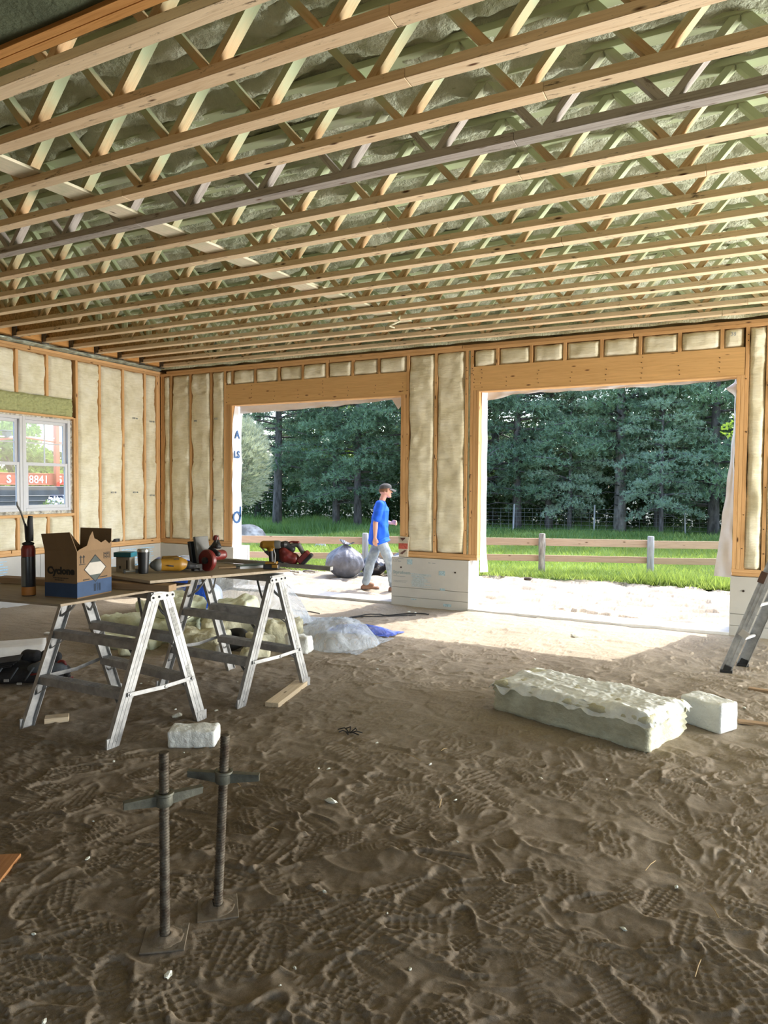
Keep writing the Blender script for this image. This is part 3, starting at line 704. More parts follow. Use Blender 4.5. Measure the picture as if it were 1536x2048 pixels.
def trestle(feet, zt, half, lab, ctr):
    """feet: front-left, front-right, rear-left, rear-right (world x,y)"""
    fl_, fr, rl, rr = [V3(x, y, ground(x, y) - .006) for x, y in feet]
    t = empty('ladder_sawhorse', (ctr[0], ctr[1], 0), label=lab, cat='sawhorse', group='aluminium ladder sawhorses')
    o = V3(ctr[0], ctr[1], 0)
    fl_, fr, rl, rr = [a - o for a in (fl_, fr, rl, rr)]
    xl, xr = -half, half
    tops = {}
    for nm, a, xx, yy in (('fl', fl_, xl, -.045), ('fr', fr, xr, -.045), ('rl', rl, xl, .045), ('rr', rr, xr, .045)):
        tp = V3(xx, yy, zt - .02); tops[nm] = tp; inw = V3(1 if xx < 0 else -1, 0, 0)
        c = channel('rail', a, tp, .085, .028, inw, t)
        # foot: riveted shoe with rubber pad
        d = (tp - a).normalized(); ft = obj('foot', MB().box((0, 0, .035), (.012, .09, .07)).box((0, 0, .002), (.034, .095, .006)), M_alu, t); ft.location = a + inw * .006
        q = frame(a, tp, up=inw)
        obj('rivet', MB().lathe([(.006, 0), (.005, .003), (.001, .004)], 8, Matrix.Translation(a + d * .05 - inw * .003) @ Matrix.Rotation(PI / 2, 4, 'Y')), M_aludark, ft).location = -ft.location
    def step(a0, a1, b0, b1, f, nm, out):
        p = a0.lerp(a1, f); q_ = b0.lerp(b1, f); p = p + V3(.004, 0, 0); q_ = q_ - V3(.004, 0, 0)
        M = frame(p, q_); L = (q_ - p).length; m_ = MB()
        m_.box((0, 0, 0), (L, .078, .004), M).box((0, -.038, -.024), (L, .003, .052), M).box((0, .038, -.024), (L, .003, .052), M)
        for yy in (-.026, -.013, 0, .013, .026): m_.box((0, yy, .003), (L, .004, .003), M)
        s_ = obj(nm, m_, M_alu, t)
        # gusset braces under the step
        for e, sgn in ((p, 1), (q_, -1)):
            r0 = a0.lerp(a1, f - .13) if sgn > 0 else b0.lerp(b1, f - .13)
            w = e + V3(sgn * .13, 0, -.03); mm = MB(); mm.box((0, 0, 0), ((w - r0).length, .020, .004), frame(r0 + V3(sgn * .006, 0, 0), w))
            obj('brace', mm, M_aludark, t)
    for f in (.36, .68):
        step(fl_, tops['fl'], fr, tops['fr'], f, 'step', -1); step(rl, tops['rl'], rr, tops['rr'], f, 'step', 1)
    # top cap, hinge plates with bolts
    obj('top_cap', MB().box((0, 0, zt - .012), (half * 2 + .02, .155, .020)).box((0, -.074, zt - .030), (half * 2, .006, .04)).box((0, .074, zt - .030), (half * 2, .006, .04)), M_aludark, t, bevel=.003)
    for sx in (-1, 1):
        h = obj('hinge_plate', MB().prism([(-.105, -.02), (-.105, .005), (-.09, .018), (.09, .018), (.105, .005), (.105, -.02), (.09, -.026), (-.09, -.026)], .006, Matrix.Translation((sx * (half + .012), 0, zt - .035)) @ Matrix.Rotation(PI / 2, 4, 'Z') @ Matrix.Rotation(PI / 2, 4, 'X')), M_alu, t)
        b_ = MB()
        for yy in (-.085, -.035, .035, .085): b_.lathe([(.008, 0), (.007, .006), (.001, .007)], 8, Matrix.Translation((sx * (half + .015), yy, zt - .038)) @ Matrix.Rotation(sx * PI / 2, 4, 'Y'))
        obj('bolt', b_, M_rubber, h)
        # curved knee brace under the cap
        for a in ('f', 'r'):
            tp = tops[a + ('l' if sx < 0 else 'r')]; ft = (fl_ if a == 'f' else rl) if sx < 0 else (fr if a == 'f' else rr); k0 = tp.lerp(ft, .22) + V3(-sx * .01, 0, 0)
            obj('brace', MB().tube([k0, k0.lerp(V3(sx * (half - .15), tp.y, zt - .03), .4) + V3(-sx * .01, 0, -.02), V3(sx * (half - .16), tp.y, zt - .03)], .009, 6), M_aludark, t, smooth=1)
    # folding spreader bars
    for sx, a, b_ in ((-1, ('fl', fl_), ('rl', rl)), (1, ('fr', fr), ('rr', rr))):
        p = a[1].lerp(tops[a[0]], .34) + V3(sx * .016, 0, 0); q_ = b_[1].lerp(tops[b_[0]], .34) + V3(sx * .016, 0, .005)
        md = p.lerp(q_, .55) + V3(0, 0, -.008 if sx > 0 else -.02)
        sp = MB(); sp.box((0, 0, 0), ((md - p).length + .03, .005, .026), frame(p, md)); sp.box((0, .005, 0), ((q_ - md).length + .03, .005, .024), frame(md, q_))
        for c in (p, md, q_): sp.lathe([(.011, 0), (.010, .008), (.002, .010)], 10, Matrix.Translation(c + V3(0 if sx < 0 else 0, 0, 0)) @ Matrix.Rotation(sx * PI / 2, 4, 'Y'))
        obj('spreader_bar', sp, M_alu, t)
    obj('sticker', MB().box((0, .0, .004), (.20, .040, .0008), frame(tops['rr'].lerp(rr, .10), tops['rr'].lerp(rr, .34), up=(1, 0, 0))), M_label, t)
    obj('sticker', MB().box((0, .0, .004), (.12, .030, .0008), frame(rr.lerp(tops['rr'], .30), rr.lerp(tops['rr'], .46), up=(1, 0, 0))), M_label, t)
    return t
ZTB = .925
trestle([(-4.19, 3.03), (-3.35, 3.005), (-4.24, 3.84), (-3.232, 3.667)], ZTB, .40, 'aluminium double-sided step ladder used as sawhorse, the nearer one, carrying the box', (-3.71, 3.37))
trestle([(-4.04, 4.095), (-3.172, 4.018), (-3.904, 4.786), (-3.054, 4.705)], ZTB, .39, 'aluminium double-sided step ladder used as sawhorse, the farther one, under the power tools', (-3.53, 4.41))

M_ply = wood('worktop_plywood', (.37, .31, .23), (.29, .24, .17), rnd=.05)
ZT1 = ZTB + .016
def slab(nm, pts, z, th, mt, **k):
    o = obj(nm, MB().prism(pts, th, Matrix.Translation((0, 0, z - th / 2))), mt, bevel=.0015, **k); return o
slab('plywood_board', [(-3.33, 2.63), (-3.27, 3.60), (-4.30, 3.66), (-4.42, 2.50)], ZT1, .014, M_ply, label='plywood sheet lying on the nearer sawhorse under the cardboard box', cat='board')
pb = obj('plywood_board', MB().box((0, 0, 0), (.93, 1.25, .018)).box((0, 0, -.002), (.90, 1.22, .016)), M_ply, label='plywood sheet resting on the farther sawhorse, power tools on it', cat='board', bevel=.001)
Mpb = Matrix.Translation((-3.605, 3.905, .978)) @ Matrix.Rotation(-.165, 4, 'Z') @ Matrix.Rotation(-.034, 4, 'X'); pb.matrix_world = Mpb
def on2(x, y):  # height of the far board's top at x,y
    n = (Mpb.to_3x3() @ Vector((0, 0, 1))); c = Mpb @ Vector((0, 0, .009)); return c.z - (n.x * (x - c.x) + n.y * (y - c.y)) / n.z
M_lum = wood('dark_lumber', (.36, .25, .15), (.28, .19, .11), rnd=.1)
board('lumber', (-4.42, 3.02, ZT1 + .021), (-3.14, 3.295, ZT1 + .021), .089, .040, M_lum, label='two-by-four lying across the nearer sawhorse behind the box, far plywood resting on it', cat='lumber')

# ================================================================== things on the worktop
M_card = pm('cardboard', (.215, .135, .07), .85, var=.10, scale=5, bmp=.1, bscale=90)
M_cardin = pm('cardboard_inside', (.17, .105, .052), .9, var=.1)
M_navy = pm('navy_print', (.028, .06, .13), .7, var=.15, scale=8)
M_blk = pm('black_print', (.02, .018, .016), .7, var=.1)
M_whitep = pm('white_print', (.46, .43, .38), .8, var=.06)
bx = empty('cardboard_box', (-3.39, 2.79, ZT1), math.radians(99), label='open cardboard box with a dark blue base band and a diamond mark', cat='box')
# local frame: x runs along the face with the diamond (toward the back), y along the face with the word (to the left)
Lx, Ly, Hh = .292, .232, .275; tt = .004
for nm, c, d in (('box_side', (Lx / 2, tt / 2, Hh / 2), (Lx, tt, Hh)), ('box_side', (Lx / 2, Ly - tt / 2, Hh / 2), (Lx, tt, Hh)), ('box_side', (tt / 2, Ly / 2, Hh / 2), (tt, Ly - 2 * tt, Hh)), ('box_side', (Lx - tt / 2, Ly / 2, Hh / 2), (tt, Ly - 2 * tt, Hh)), ('box_bottom', (Lx / 2, Ly / 2, tt / 2), (Lx - 2 * tt, Ly - 2 * tt, tt))):
    obj(nm, MB().box(c, d), M_card, bx)
def flap(pts, M, nm='flap'):
    return obj(nm, MB().prism(pts, .004, M), M_card, bx)
# front flap (over the lettered face), nearly upright, leaning out
def wall_M(org, ax, tilt):  # x along edge, y up the flap
    M = Matrix.Translation(org)
    if ax == 'x0': M = M @ Matrix.Rotation(PI / 2, 4, 'Z') @ Matrix.Rotation(PI / 2 + tilt, 4, 'X')
    if ax == 'y0': M = M @ Matrix.Rotation(PI / 2 + tilt, 4, 'X')
    return M
flap([(0, 0), (Ly, 0), (Ly + .01, .10), (.035, .115)], wall_M((tt / 2, 0, Hh), 'x0', -.16))
flap([(0, 0), (Ly, 0), (Ly, .12), (.0, .12)], wall_M((Lx - tt / 2, 0, Hh), 'x0', .05))
flap([(0, 0), (Lx, 0), (Lx, .045), (Lx * .93, .03), (Lx * .8, .055), (Lx * .68, .04), (Lx * .55, .062), (Lx * .47, .07), (Lx * .40, .115), (Lx * .33, .085), (Lx * .27, .03), (.02, .012)], wall_M((0, tt / 2, Hh), 'y0', .10))
flap([(0, 0), (Lx, 0), (Lx - .03, .10), (.03, .10)], wall_M((0, Ly - tt / 2, Hh), 'y0', -.55))
obj('printed_band', MB().box((Lx / 2, -.0006, .052), (Lx, .0012, .088)).box((-.0006, Ly / 2, .048), (.0012, Ly, .082)), M_navy, bx)
LX = Matrix.Rotation(PI / 2, 4, 'X')                                   # read from -y, x to the right
LY = Matrix.Rotation(-PI / 2, 4, 'Z') @ Matrix.Rotation(PI / 2, 4, 'X')   # read from -x, y decreasing to the right
text('lettering', 'Cyclone', .058, Matrix.Translation((-.0015, .212, .142)) @ LY, M_blk, bx, bold=.0028)
q = MB()
for k, (w, z) in enumerate(((.115, .118), (.07, .106))):
    for i in range(int(w / .011)): q.box((-.0008, .165 - i * .011 - (0 if k == 0 else .01), z), (.001, .008, .005))
obj('printed_mark', q, M_blk, bx)
cx_, cz_ = .150, .165; a_, b__ = .092, .080
q = MB()
for s0, s1 in (((-a_, 0), (0, b__)), ((0, b__), (a_, 0)), ((a_, 0), (0, -b__)), ((0, -b__), (-a_, 0))):
    q.box((0, 0, 0), (math.hypot(s1[0] - s0[0], s1[1] - s0[1]) + .003, .0012, .0045), frame((cx_ + s0[0], -.001, cz_ + s0[1]), (cx_ + s1[0], -.001, cz_ + s1[1])))
obj('printed_mark', q, M_blk, bx)
def poly(pts, mt, y=-.0006, th=.001, nm='printed_mark'): return obj(nm, MB().prism(pts, th, Matrix.Translation((0, y, 0)) @ LX), mt, bx)
hh = b__ * .46
poly([(cx_ - a_ * .97, cz_), (cx_ - a_ * .54, cz_ + hh), (cx_ + a_ * .54, cz_ + hh), (cx_ + a_ * .97, cz_), (cx_ + a_ * .54, cz_ - hh), (cx_ - a_ * .54, cz_ - hh)], M_whitep)
poly([(cx_ - a_ * .52, cz_ + hh), (cx_ + a_ * .52, cz_ + hh), (cx_, cz_ + b__ * .97)], pm('print_slate', (.07, .085, .08), .8)); poly([(cx_ - a_ * .52, cz_ - hh), (cx_ + a_ * .52, cz_ - hh), (cx_, cz_ - b__ * .97)], bpy.data.materials['print_slate'])
q = MB()
for x in (.030, .054):
    q.box((x, -.001, .222), (.006, .001, .036)); q.prism([(-.011, 0), (.011, 0), (0, .014)], .001, Matrix.Translation((x, -.001, .238)) @ LX)
q.box((.042, -.001, .198), (.050, .001, .004))
for dx, dz, w, h in ((0, .018, .05, .002), (0, -.018, .05, .002), (-.025, 0, .002, .038), (.025, 0, .002, .038), (0, 0, .05, .002), (0, 0, .002, .038), (-.012, .010, .014, .008), (.012, .010, .014, .008), (-.012, -.009, .012, .008), (.012, -.009, .012, .008)): q.box((.250 + dx, -.001, .235 + dz), (w, .001, h))
for i in range(7): q.box((.05 + i * .008, -.001, .105), (.005, .001, .006)); q.box((.19 + i * .010, -.001, .107), (.007, .001, .006))
obj('printed_mark', q, M_blk, bx)
obj('tape', MB().box((.165, -.0018, .052), (.006, .001, .05)).box((.145, -.0015, .05), (.018, .001, .045)).box((.185, -.0015, .05), (.018, .001, .045)), pm('tape_dark', (.015, .03, .06), .3), bx)

# canister with a dispensing gun on it
M_can = pm('can_dark', (.03, .035, .045), .3, .2, spec=.7); M_red = pm('dark_red', (.22, .02, .018), .4, spec=.6); M_orange = pm('can_orange', (.42, .17, .04), .5)
cn = empty('foam_canister', (-3.752, 2.745, ZT1), label='tall dark canister with a red shoulder and a black nozzle, left of the cardboard box', cat='canister')
obj('can_body', MB().lathe([(.037, 0), (.0385, .004), (.0385, .275), (.036, .285)], 28), M_can, cn, smooth=40)
obj('can_band', MB().lathe([(.0392, .006), (.0392, .055)], 28, cap=False), M_orange, cn, smooth=40)
obj('can_shoulder', MB().lathe([(.0390, .235), (.0390, .278), (.034, .295), (.024, .306), (.018, .31)], 28), M_red, cn, smooth=40)
obj('valve_cap', MB().lathe([(.030, .303), (.034, .310), (.030, .316), (.014, .322), (.012, .345)], 20), M_rubber, cn, smooth=40)
obj('gun_grip', MB().tube([(.012, 0, .325), (.014, .0, .38), (.012, 0, .44), (.016, 0, .475)], [.018, .017, .016, .013], 10), M_rubber, cn, smooth=50)
obj('trigger', MB().tube([(-.008, 0, .33), (-.010, 0, .40), (-.016, 0, .43)], [.008, .007, .004], 6), M_rubber, cn, smooth=50)
obj('nozzle', MB().tube([(-.012, 0, .33), (-.018, 0, .42), (-.042, 0, .50), (-.062, 0, .535), (-.066, 0, .56)], [.006, .005, .0055, .006, .004], 8), pm('nozzle_gray', (.16, .15, .14), .5), cn, smooth=50)
cn.rotation_euler = (0, 0, .45)
obj('can_label', MB().grid(lambda u, v: (.0393 * math.cos(-2.6 + u * 1.1), .0393 * math.sin(-2.6 + u * 1.1), .06 + .17 * v), 8, 1), pm('can_label_gray', (.16, .17, .16), .5), cn, smooth=1)

# two small printed boxes behind the cardboard box
M_teal = pm('teal_print', (.02, .16, .22), .5); M_tan = pm('tan_box', (.34, .30, .24), .7); M_bluebox = pm('blue_box', (.04, .13, .28), .5)
sb = empty('small_box', (-3.79, 3.52, on2(-3.79, 3.52) + .002), .35, label='small open box with teal rim and tan front, between cardboard box and tumbler', cat='box')
obj('carton', MB().box((0, 0, .05), (.10, .075, .10)), M_tan, sb, bevel=.001); obj('rim', MB().box((0, 0, .118), (.125, .095, .032)), M_teal, sb, bevel=.001)
obj('printed_mark', MB().box((-.02, -.0385, .03), (.012, .001, .018)).box((.03, -.0385, .05), (.010, .001, .06)), M_blk, sb)
sb2 = empty('small_box', (-3.735, 3.63, on2(-3.735, 3.63) + .002), .35, label='slim blue box standing just right of the teal-rimmed box', cat='box')
obj('carton', MB().box((0, 0, .052), (.05, .06, .104)), M_bluebox, sb2, bevel=.001); obj('printed_mark', MB().box((0.005, -.0305, .05), (.02, .001, .08)), M_tan, sb2)
sp = empty('metal_clamp', (-3.66, 3.47, on2(-3.66, 3.47) + .002), .9, label='small metal clamp lying on plywood beside the tumbler', cat='clamp')
obj('bar', MB().tube([(-.07, 0, .012), (.07, 0, .012)], .006, 8), M_alu, sp, smooth=40); obj('jaw', MB().box((-.06, 0, .014), (.014, .05, .026)).box((.02, 0, .014), (.016, .04, .026)), M_steel, sp, bevel=.002)
# tumbler
zc = on2(-3.60, 3.50) + .0005
tb = empty('tumbler', (-3.60, 3.50, zc), label='black insulated tumbler with a steel rim', cat='cup')
obj('cup_body', MB().lathe([(.028, 0), (.031, .003), (.0345, .05), (.0400, .148)], 32), pm('matte_black', (.018, .020, .022), .4), tb, smooth=40)
obj('steel_rim', MB().lathe([(.0402, .148), (.0408, .152), (.0408, .161), (.039, .163)], 32), pm('brushed_steel', (.55, .54, .50), .3, .9), tb, smooth=40)
obj('lid', MB().lathe([(.0385, .162), (.0385, .167), (.034, .169), (.01, .169)], 32), pm('clear_lid', (.25, .25, .24), .2), tb, smooth=40)

# remeshed solid from tapered limbs and blobs
def solid(name, parts, mt, voxel=.01, smooth_it=4, parent=None, extra=None, **k):
    """one continuous surface from round-ended tapered links: parts = [(p0, r0, p1, r1)], r may be a 3-vector"""
    b_ = bmesh.new()
    for p0, r0, p1, r1 in parts:
        p0 = V3(*p0); p1 = V3(*p1); L = (p1 - p0).length
        for p, rr in ((p0, r0), (p1, r1)):
            s_ = rr if isinstance(rr, (tuple, list)) else (rr, rr, rr)
            bmesh.ops.create_icosphere(b_, subdivisions=3, radius=1, matrix=Matrix.Translation(p) @ Matrix.Diagonal((*s_, 1)))
        n = max(1, int(L / (voxel * 1.6)))
        for i in range(1, n):
            f = i / n; s0 = r0 if isinstance(r0, (tuple, list)) else (r0,) * 3; s1 = r1 if isinstance(r1, (tuple, list)) else (r1,) * 3
            s_ = [a + (c - a) * f for a, c in zip(s0, s1)]
            bmesh.ops.create_icosphere(b_, subdivisions=2, radius=1, matrix=Matrix.Translation(p0.lerp(p1, f)) @ Matrix.Diagonal((*s_, 1)))
    if extra: extra(b_)
    me = bpy.data.meshes.new(name); b_.to_mesh(me); b_.free()
    t = bpy.data.objects.new('tmp', me); COL.objects.link(t)
    r_ = t.modifiers.new('r', 'REMESH'); r_.mode = 'VOXEL'; r_.voxel_size = voxel
    if smooth_it: s_ = t.modifiers.new('s', 'SMOOTH'); s_.iterations = smooth_it; s_.factor = .5
    dg = bpy.context.evaluated_depsgraph_get(); me2 = bpy.data.meshes.new_from_object(t.evaluated_get(dg)); bpy.data.objects.remove(t)
    me2.name = name; me2.materials.clear(); me2.materials.append(mt)
    for p in me2.polygons: p.use_smooth = True
    return link(name, me2, parent, **k)

M_yel = pm('tool_yellow', (.30, .15, .012), .45, spec=.5, var=.15, scale=12); M_tred = pm('tool_red', (.15, .014, .012), .4, spec=.6, var=.15, scale=12); M_tblk = pm('tool_black', (.022, .022, .024), .5)
M_tgray = pm('tool_gray', (.13, .13, .12), .5)
def tool(name, x, y, rz, lab, cat='power tool', base=None):
    return empty(name, (x, y, (on2(x, y) + .003 if base is None else base)), rz, label=lab, cat=cat)
# yellow nailer lying on its side (long axis along local x, rear end at -x)
nl = tool('nail_gun', -3.50, 3.70, .95, 'yellow and black nail gun lying on its side beside the tumbler')
solid('housing', [((-.12, 0, .055), .042, (.02, 0, .055), .052), ((.0, 0, .055), .050, (.05, 0, .052), .040)], M_yel, .006, 3, nl)
solid('end_cap', [((-.145, 0, .055), .030, (-.118, 0, .055), .0455)], M_tgray, .006, 2, nl)
solid('front_block', [((.055, 0, .045), .034, (.09, 0, .045), .030), ((.09, -.01, .04), .026, (.135, -.012, .038), .02)], M_tblk, .006, 1, nl)
obj('nose', MB().box((.15, -.012, .036), (.06, .03, .03)).box((.172, -.012, .022), (.02, .022, .04)), M_steel, nl, bevel=.002)
obj('vent_slot', MB().box((-.04, -.0535, .050), (.035, .006, .010), rot=(0, .2, 0)).box((.0, -.036, .094), (.035, .008, .005)), M_tblk, nl)
solid('handle', [((-.0, .05, .06), .022, (.0, .17, .055), .020)], M_tblk, .006, 2, nl)
obj('battery', MB().box((.0, .21, .055), (.12, .06, .075)), M_yel, nl, bevel=.006)
obj('magazine', MB().box((.09, .11, .035), (.035, .19, .045)), M_tgray, nl, bevel=.003)
# circular saw on its shoe edge
cs = tool('circular_saw', -3.40, 3.915, -.12, 'red circular saw with its black base plate standing upright behind the nail gun')
Mt = Matrix.Rotation(-.20, 4, 'Y')
obj('base_plate', MB().box((-.075, .0, .110), (.012, .15, .235), Mt).box((-.062, -.078, .11), (.030, .006, .235), Mt).box((-.062, .078, .11), (.03, .006, .235), Mt), M_tblk, cs, bevel=.002)
obj('base_plate', MB().box((-.030, .01, .135), (.010, .13, .24), Mt).box((-.022, -.058, .135), (.024, .005, .24), Mt), M_tgray, cs, bevel=.002)
obj('slot_mark', MB().box((-.083, .0, .205), (.004, .06, .006), Mt), pm('pale_mark', (.7, .7, .66), .4), cs)
obj('blade_guard', MB().lathe([(.030, -.016), (.072, -.020), (.078, -.012), (.078, .012), (.072, .020), (.030, .016)], 30, Matrix.Translation((.035, -.03, .080)) @ Matrix.Rotation(PI / 2, 4, 'X')), M_tred, cs, smooth=35)
obj('blade', MB().lathe([(.008, -.026), (.060, -.0265), (.060, -.0285), (.008, -.028)], 36, Matrix.Translation((.035, -.03, .080)) @ Matrix.Rotation(PI / 2, 4, 'X')), M_alu, cs)
obj('arbor', MB().lathe([(.024, -.02), (.024, .034), (.016, .038)], 16, Matrix.Translation((.035, -.03, .080)) @ Matrix.Rotation(PI / 2, 4, 'X')), M_tblk, cs, smooth=35)
solid('motor', [((.035, .03, .11), .040, (.035, .11, .11), .038)], M_tred, .007, 2, cs)
solid('handle', [((.02, .03, .16), .022, (.075, .02, .215), .019), ((.075, .02, .215), .020, (.11, .01, .18), .018), ((.02, .02, .15), .025, (.09, .02, .125), .02)], M_tblk, .006, 2, cs)
obj('knob', MB().lathe([(.022, 0), (.024, .012), (.018, .03), (.008, .034)], 16, Matrix.Translation((.065, .02, .225)) @ Matrix.Rotation(.2, 4, 'Y')), M_tred, cs, smooth=40)
obj('lever', MB().tube([(.09, 0, .21), (.125, -.02, .25), (.135, -.02, .262)], .004, 6), M_tgray, cs)
solid('front_knob', [((.09, -.01, .19), .022, (.125, -.02, .185), .020)], M_tblk, .006, 2, cs)
# book-like pad and thin boards
zb2 = on2(-3.36, 4.22)
bk = empty('tile_pad', (-3.33, 4.34, on2(-3.33, 4.34)), 1.15, label='thin white block with a dark green cover lying between the saws', cat='block')
obj('block', MB().box((0, 0, .011), (.26, .12, .020)), pm('pad_white', (.55, .56, .57), .6), bk, bevel=.002); obj('cover', MB().box((0, 0, .0235), (.262, .122, .004)), pm('pad_green', (.02, .07, .055), .5), bk)
bk2 = empty('wood_scrap', (-3.43, 4.17, on2(-3.43, 4.17) + .001), .75, label='thin wooden scrap leaning from the pad toward the red saw', cat='wood')
obj('scrap', MB().box((0, 0, .010), (.13, .10, .012), rot=(0, -.02, 0)), M_lum, bk2)
# yellow drill standing on its battery
dr = tool('cordless_drill', -3.145, 4.345, .45, 'yellow cordless drill standing on its battery in front of the red saw')
obj('battery', MB().box((0, 0, .020), (.115, .078, .038)), M_tblk, dr, bevel=.005); obj('badge', MB().box((.03, -.040, .024), (.045, .004, .024)), M_yel, dr, bevel=.002)
obj('collar', MB().box((0, 0, .047), (.09, .06, .018)), M_yel, dr, bevel=.003)
solid('grip', [((-.0, 0, .055), .020, (-.008, 0, .15), .019)], M_tblk, .006, 2, dr)
solid('housing', [((-.06, 0, .185), .031, (.015, 0, .185), .033), ((-.01, 0, .15), .024, (-.01, 0, .18), .03)], M_yel, .006, 3, dr)
obj('gearcase', MB().lathe([(.031, 0), (.031, .03), (.026, .045)], 20, Matrix.Translation((.025, 0, .187)) @ Matrix.Rotation(PI / 2, 4, 'Y')), M_tgray, dr, smooth=35)
obj('chuck', MB().lathe([(.020, 0), (.022, .03), (.012, .045), (.004, .05)], 16, Matrix.Translation((.069, 0, .187)) @ Matrix.Rotation(PI / 2, 4, 'Y')), M_tblk, dr, smooth=35)
obj('belt_hook', MB().tube([(.02, -.03, .16), (.035, -.034, .11), (.03, -.034, .05)], .004, 6), M_alu, dr)
# long rail lying across
board('aluminium_rail', (-3.845, 4.515, on2(-3.84, 4.515) + .0245), (-2.765, 4.60, .972), .05, .030, M_aludark, label='long grey metal rail lying across the far end of the worktop', cat='rail')
# big red saw with battery on the rail
bs = empty('circular_saw', (-3.14, 4.555, .989), .42, label='red cordless saw with a large battery, upside down on the metal rail', cat='power tool')
solid('motor_housing', [((-.02, 0, .06), .050, (.045, 0, .045), .047), ((-.03, 0, .1), .045, (.0, 0, .07), .05)], M_tred, .007, 3, bs)
solid('upper_body', [((-.125, 0, .135), .028, (-.02, 0, .15), .036), ((-.02, 0, .15), .034, (.03, 0, .12), .03)], M_tblk, .007, 2, bs)
obj('blade_guard', MB().prism([(-.19, .02), (-.10, -.06), (-.03, -.07), (-.02, .05), (-.11, .075), (-.14, .04)], .035, Matrix.Translation((0, .0, .078)) @ LX), M_tblk, bs, bevel=.004)
obj('blade_guard', MB().box((-.165, -.005, .085), (.165, .02, .008), rot=(0, .78, 0)), M_tgray, bs)
solid('handle', [((.03, 0, .150), .017, (.085, 0, .155), .019), ((.085, 0, .150), .021, (.125, 0, .085), .020)], M_tgray, .006, 2, bs)
solid('handle_top', [((-.01, 0, .165), .008, (.03, 0, .178), .008), ((.03, 0, .178), .008, (.08, 0, .17), .015)], M_tred, .005, 1, bs)
obj('battery', MB().box((.13, 0, .052), (.115, .075, .062), rot=(0, .0 - .80, 0)), M_tred, bs, bevel=.008); obj('battery_base', MB().box((.150, 0, .037), (.12, .08, .030), rot=(0, -.80, 0)), M_tblk, bs, bevel=.006)

# ================================================================== jack bases in the foreground
M_rust = pm('rusty_steel', (.135, .10, .07), .6, .55, var=.45, scale=30, bmp=.25, bscale=90, c2=(.17, .15, .115))
M_galv = pm('galvanised_iron', (.17, .17, .135), .55, .6, var=.25, scale=20, bmp=.2, bscale=60)
def jack(x, y, tilt, nut_z, top, arm_ang, lab, prz):
    g = ground(x, y)
    j = empty('screw_jack', (x, y, g), label=lab, cat='screw jack', group='screw jacks standing in the sand')
    T = Matrix.Rotation(tilt[0], 4, 'X') @ Matrix.Rotation(tilt[1], 4, 'Y')
    # threaded stem: helical ridge as real relief
    n = 24; turns = top / .0105; rows = int(turns * 8); R0 = .0185
    def f(u, v):
        z = v * top; a = u * 2 * PI; ph = (z / .0105 - u) % 1.0
        dz = abs(ph - .5) * 2; r = R0 - .0026 * (1 if dz > .55 else dz / .55)
        return (r * math.cos(a), r * math.sin(a), z)
    m_ = MB().grid(f, n, rows, T); k = len(m_.v); m_.v.append(T @ V3(0, 0, top)); m_.f += [(rows * (n + 1) + i, rows * (n + 1) + i + 1, k) for i in range(n)]; m_.mi += [0] * n
    obj('threaded_stem', m_, M_rust, j)
    TN = T @ Matrix.Translation((0, 0, nut_z))
    h = empty('wing_nut', parent=None) if False else obj('wing_nut', MB().lathe([(.021, -.024), (.028, -.024), (.031, -.016), (.030, .010), (.034, .014), (.034, .022), (.026, .022), (.021, .018)], 24, TN), M_galv, j, smooth=35)
    for s_ in (0, PI):
        A = TN @ Matrix.Rotation(arm_ang + s_, 4, 'Z')
        obj('arm', MB().add([(.026, -.010, -.022), (.026, .010, -.022), (.026, .010, .012), (.026, -.010, .012), (.135, -.006, -.010), (.135, .006, -.010), (.135, .006, .014), (.135, -.006, .014)], [(0, 1, 2, 3), (4, 7, 6, 5), (0, 4, 5, 1), (1, 5, 6, 2), (2, 6, 7, 3), (3, 7, 4, 0)], A).box((.082, 0, .013), (.106, .026, .006), A), M_galv, h)
    P = Matrix.Rotation(prz, 4, 'Z')
    obj('base_plate', MB().box((0, 0, .004), (.15, .15, .007), P), pm('dusty_plate', (.20, .165, .12), .85, .1, var=.2, scale=14, bmp=.3), j, bevel=.0015)
    obj('weld_collar', MB().lathe([(.030, .005), (.024, .014), (.0195, .020)], 20, T), M_galv, j, smooth=40)
    # sand heaped on the plate
    def sf(u, v):
        a = u * 2 * PI; r = .020 + .048 * v; rr = r * (1 + .15 * nz(math.cos(a) * 2 + x * 9, math.sin(a) * 2, 3))
        z = .007 + .024 * (1 - v) ** 1.5 * (.6 + .7 * max(0, math.cos(a - 2.2 - prz))) + .004 * nz(math.cos(a) * 4 * v, math.sin(a) * 4 * v, x * 5) - (.004 if v > .95 else 0)
        return (rr * math.cos(a), rr * math.sin(a), z)
    obj('sand_on_plate', MB().grid(sf, 40, 10), M_sand, j, smooth=1)
    return j
jack(-1.757, 1.80, (0.0, -.004), .505, .668, 0.45 + .55, 'rusty threaded screw jack with tilted wing nut, the nearer and left of the pair', .62)
jack(-1.715, 2.03, (-.01, .046), .515, .672, 0.45 + .0, 'rusty threaded screw jack leaning slightly right, the farther of the pair', .72)

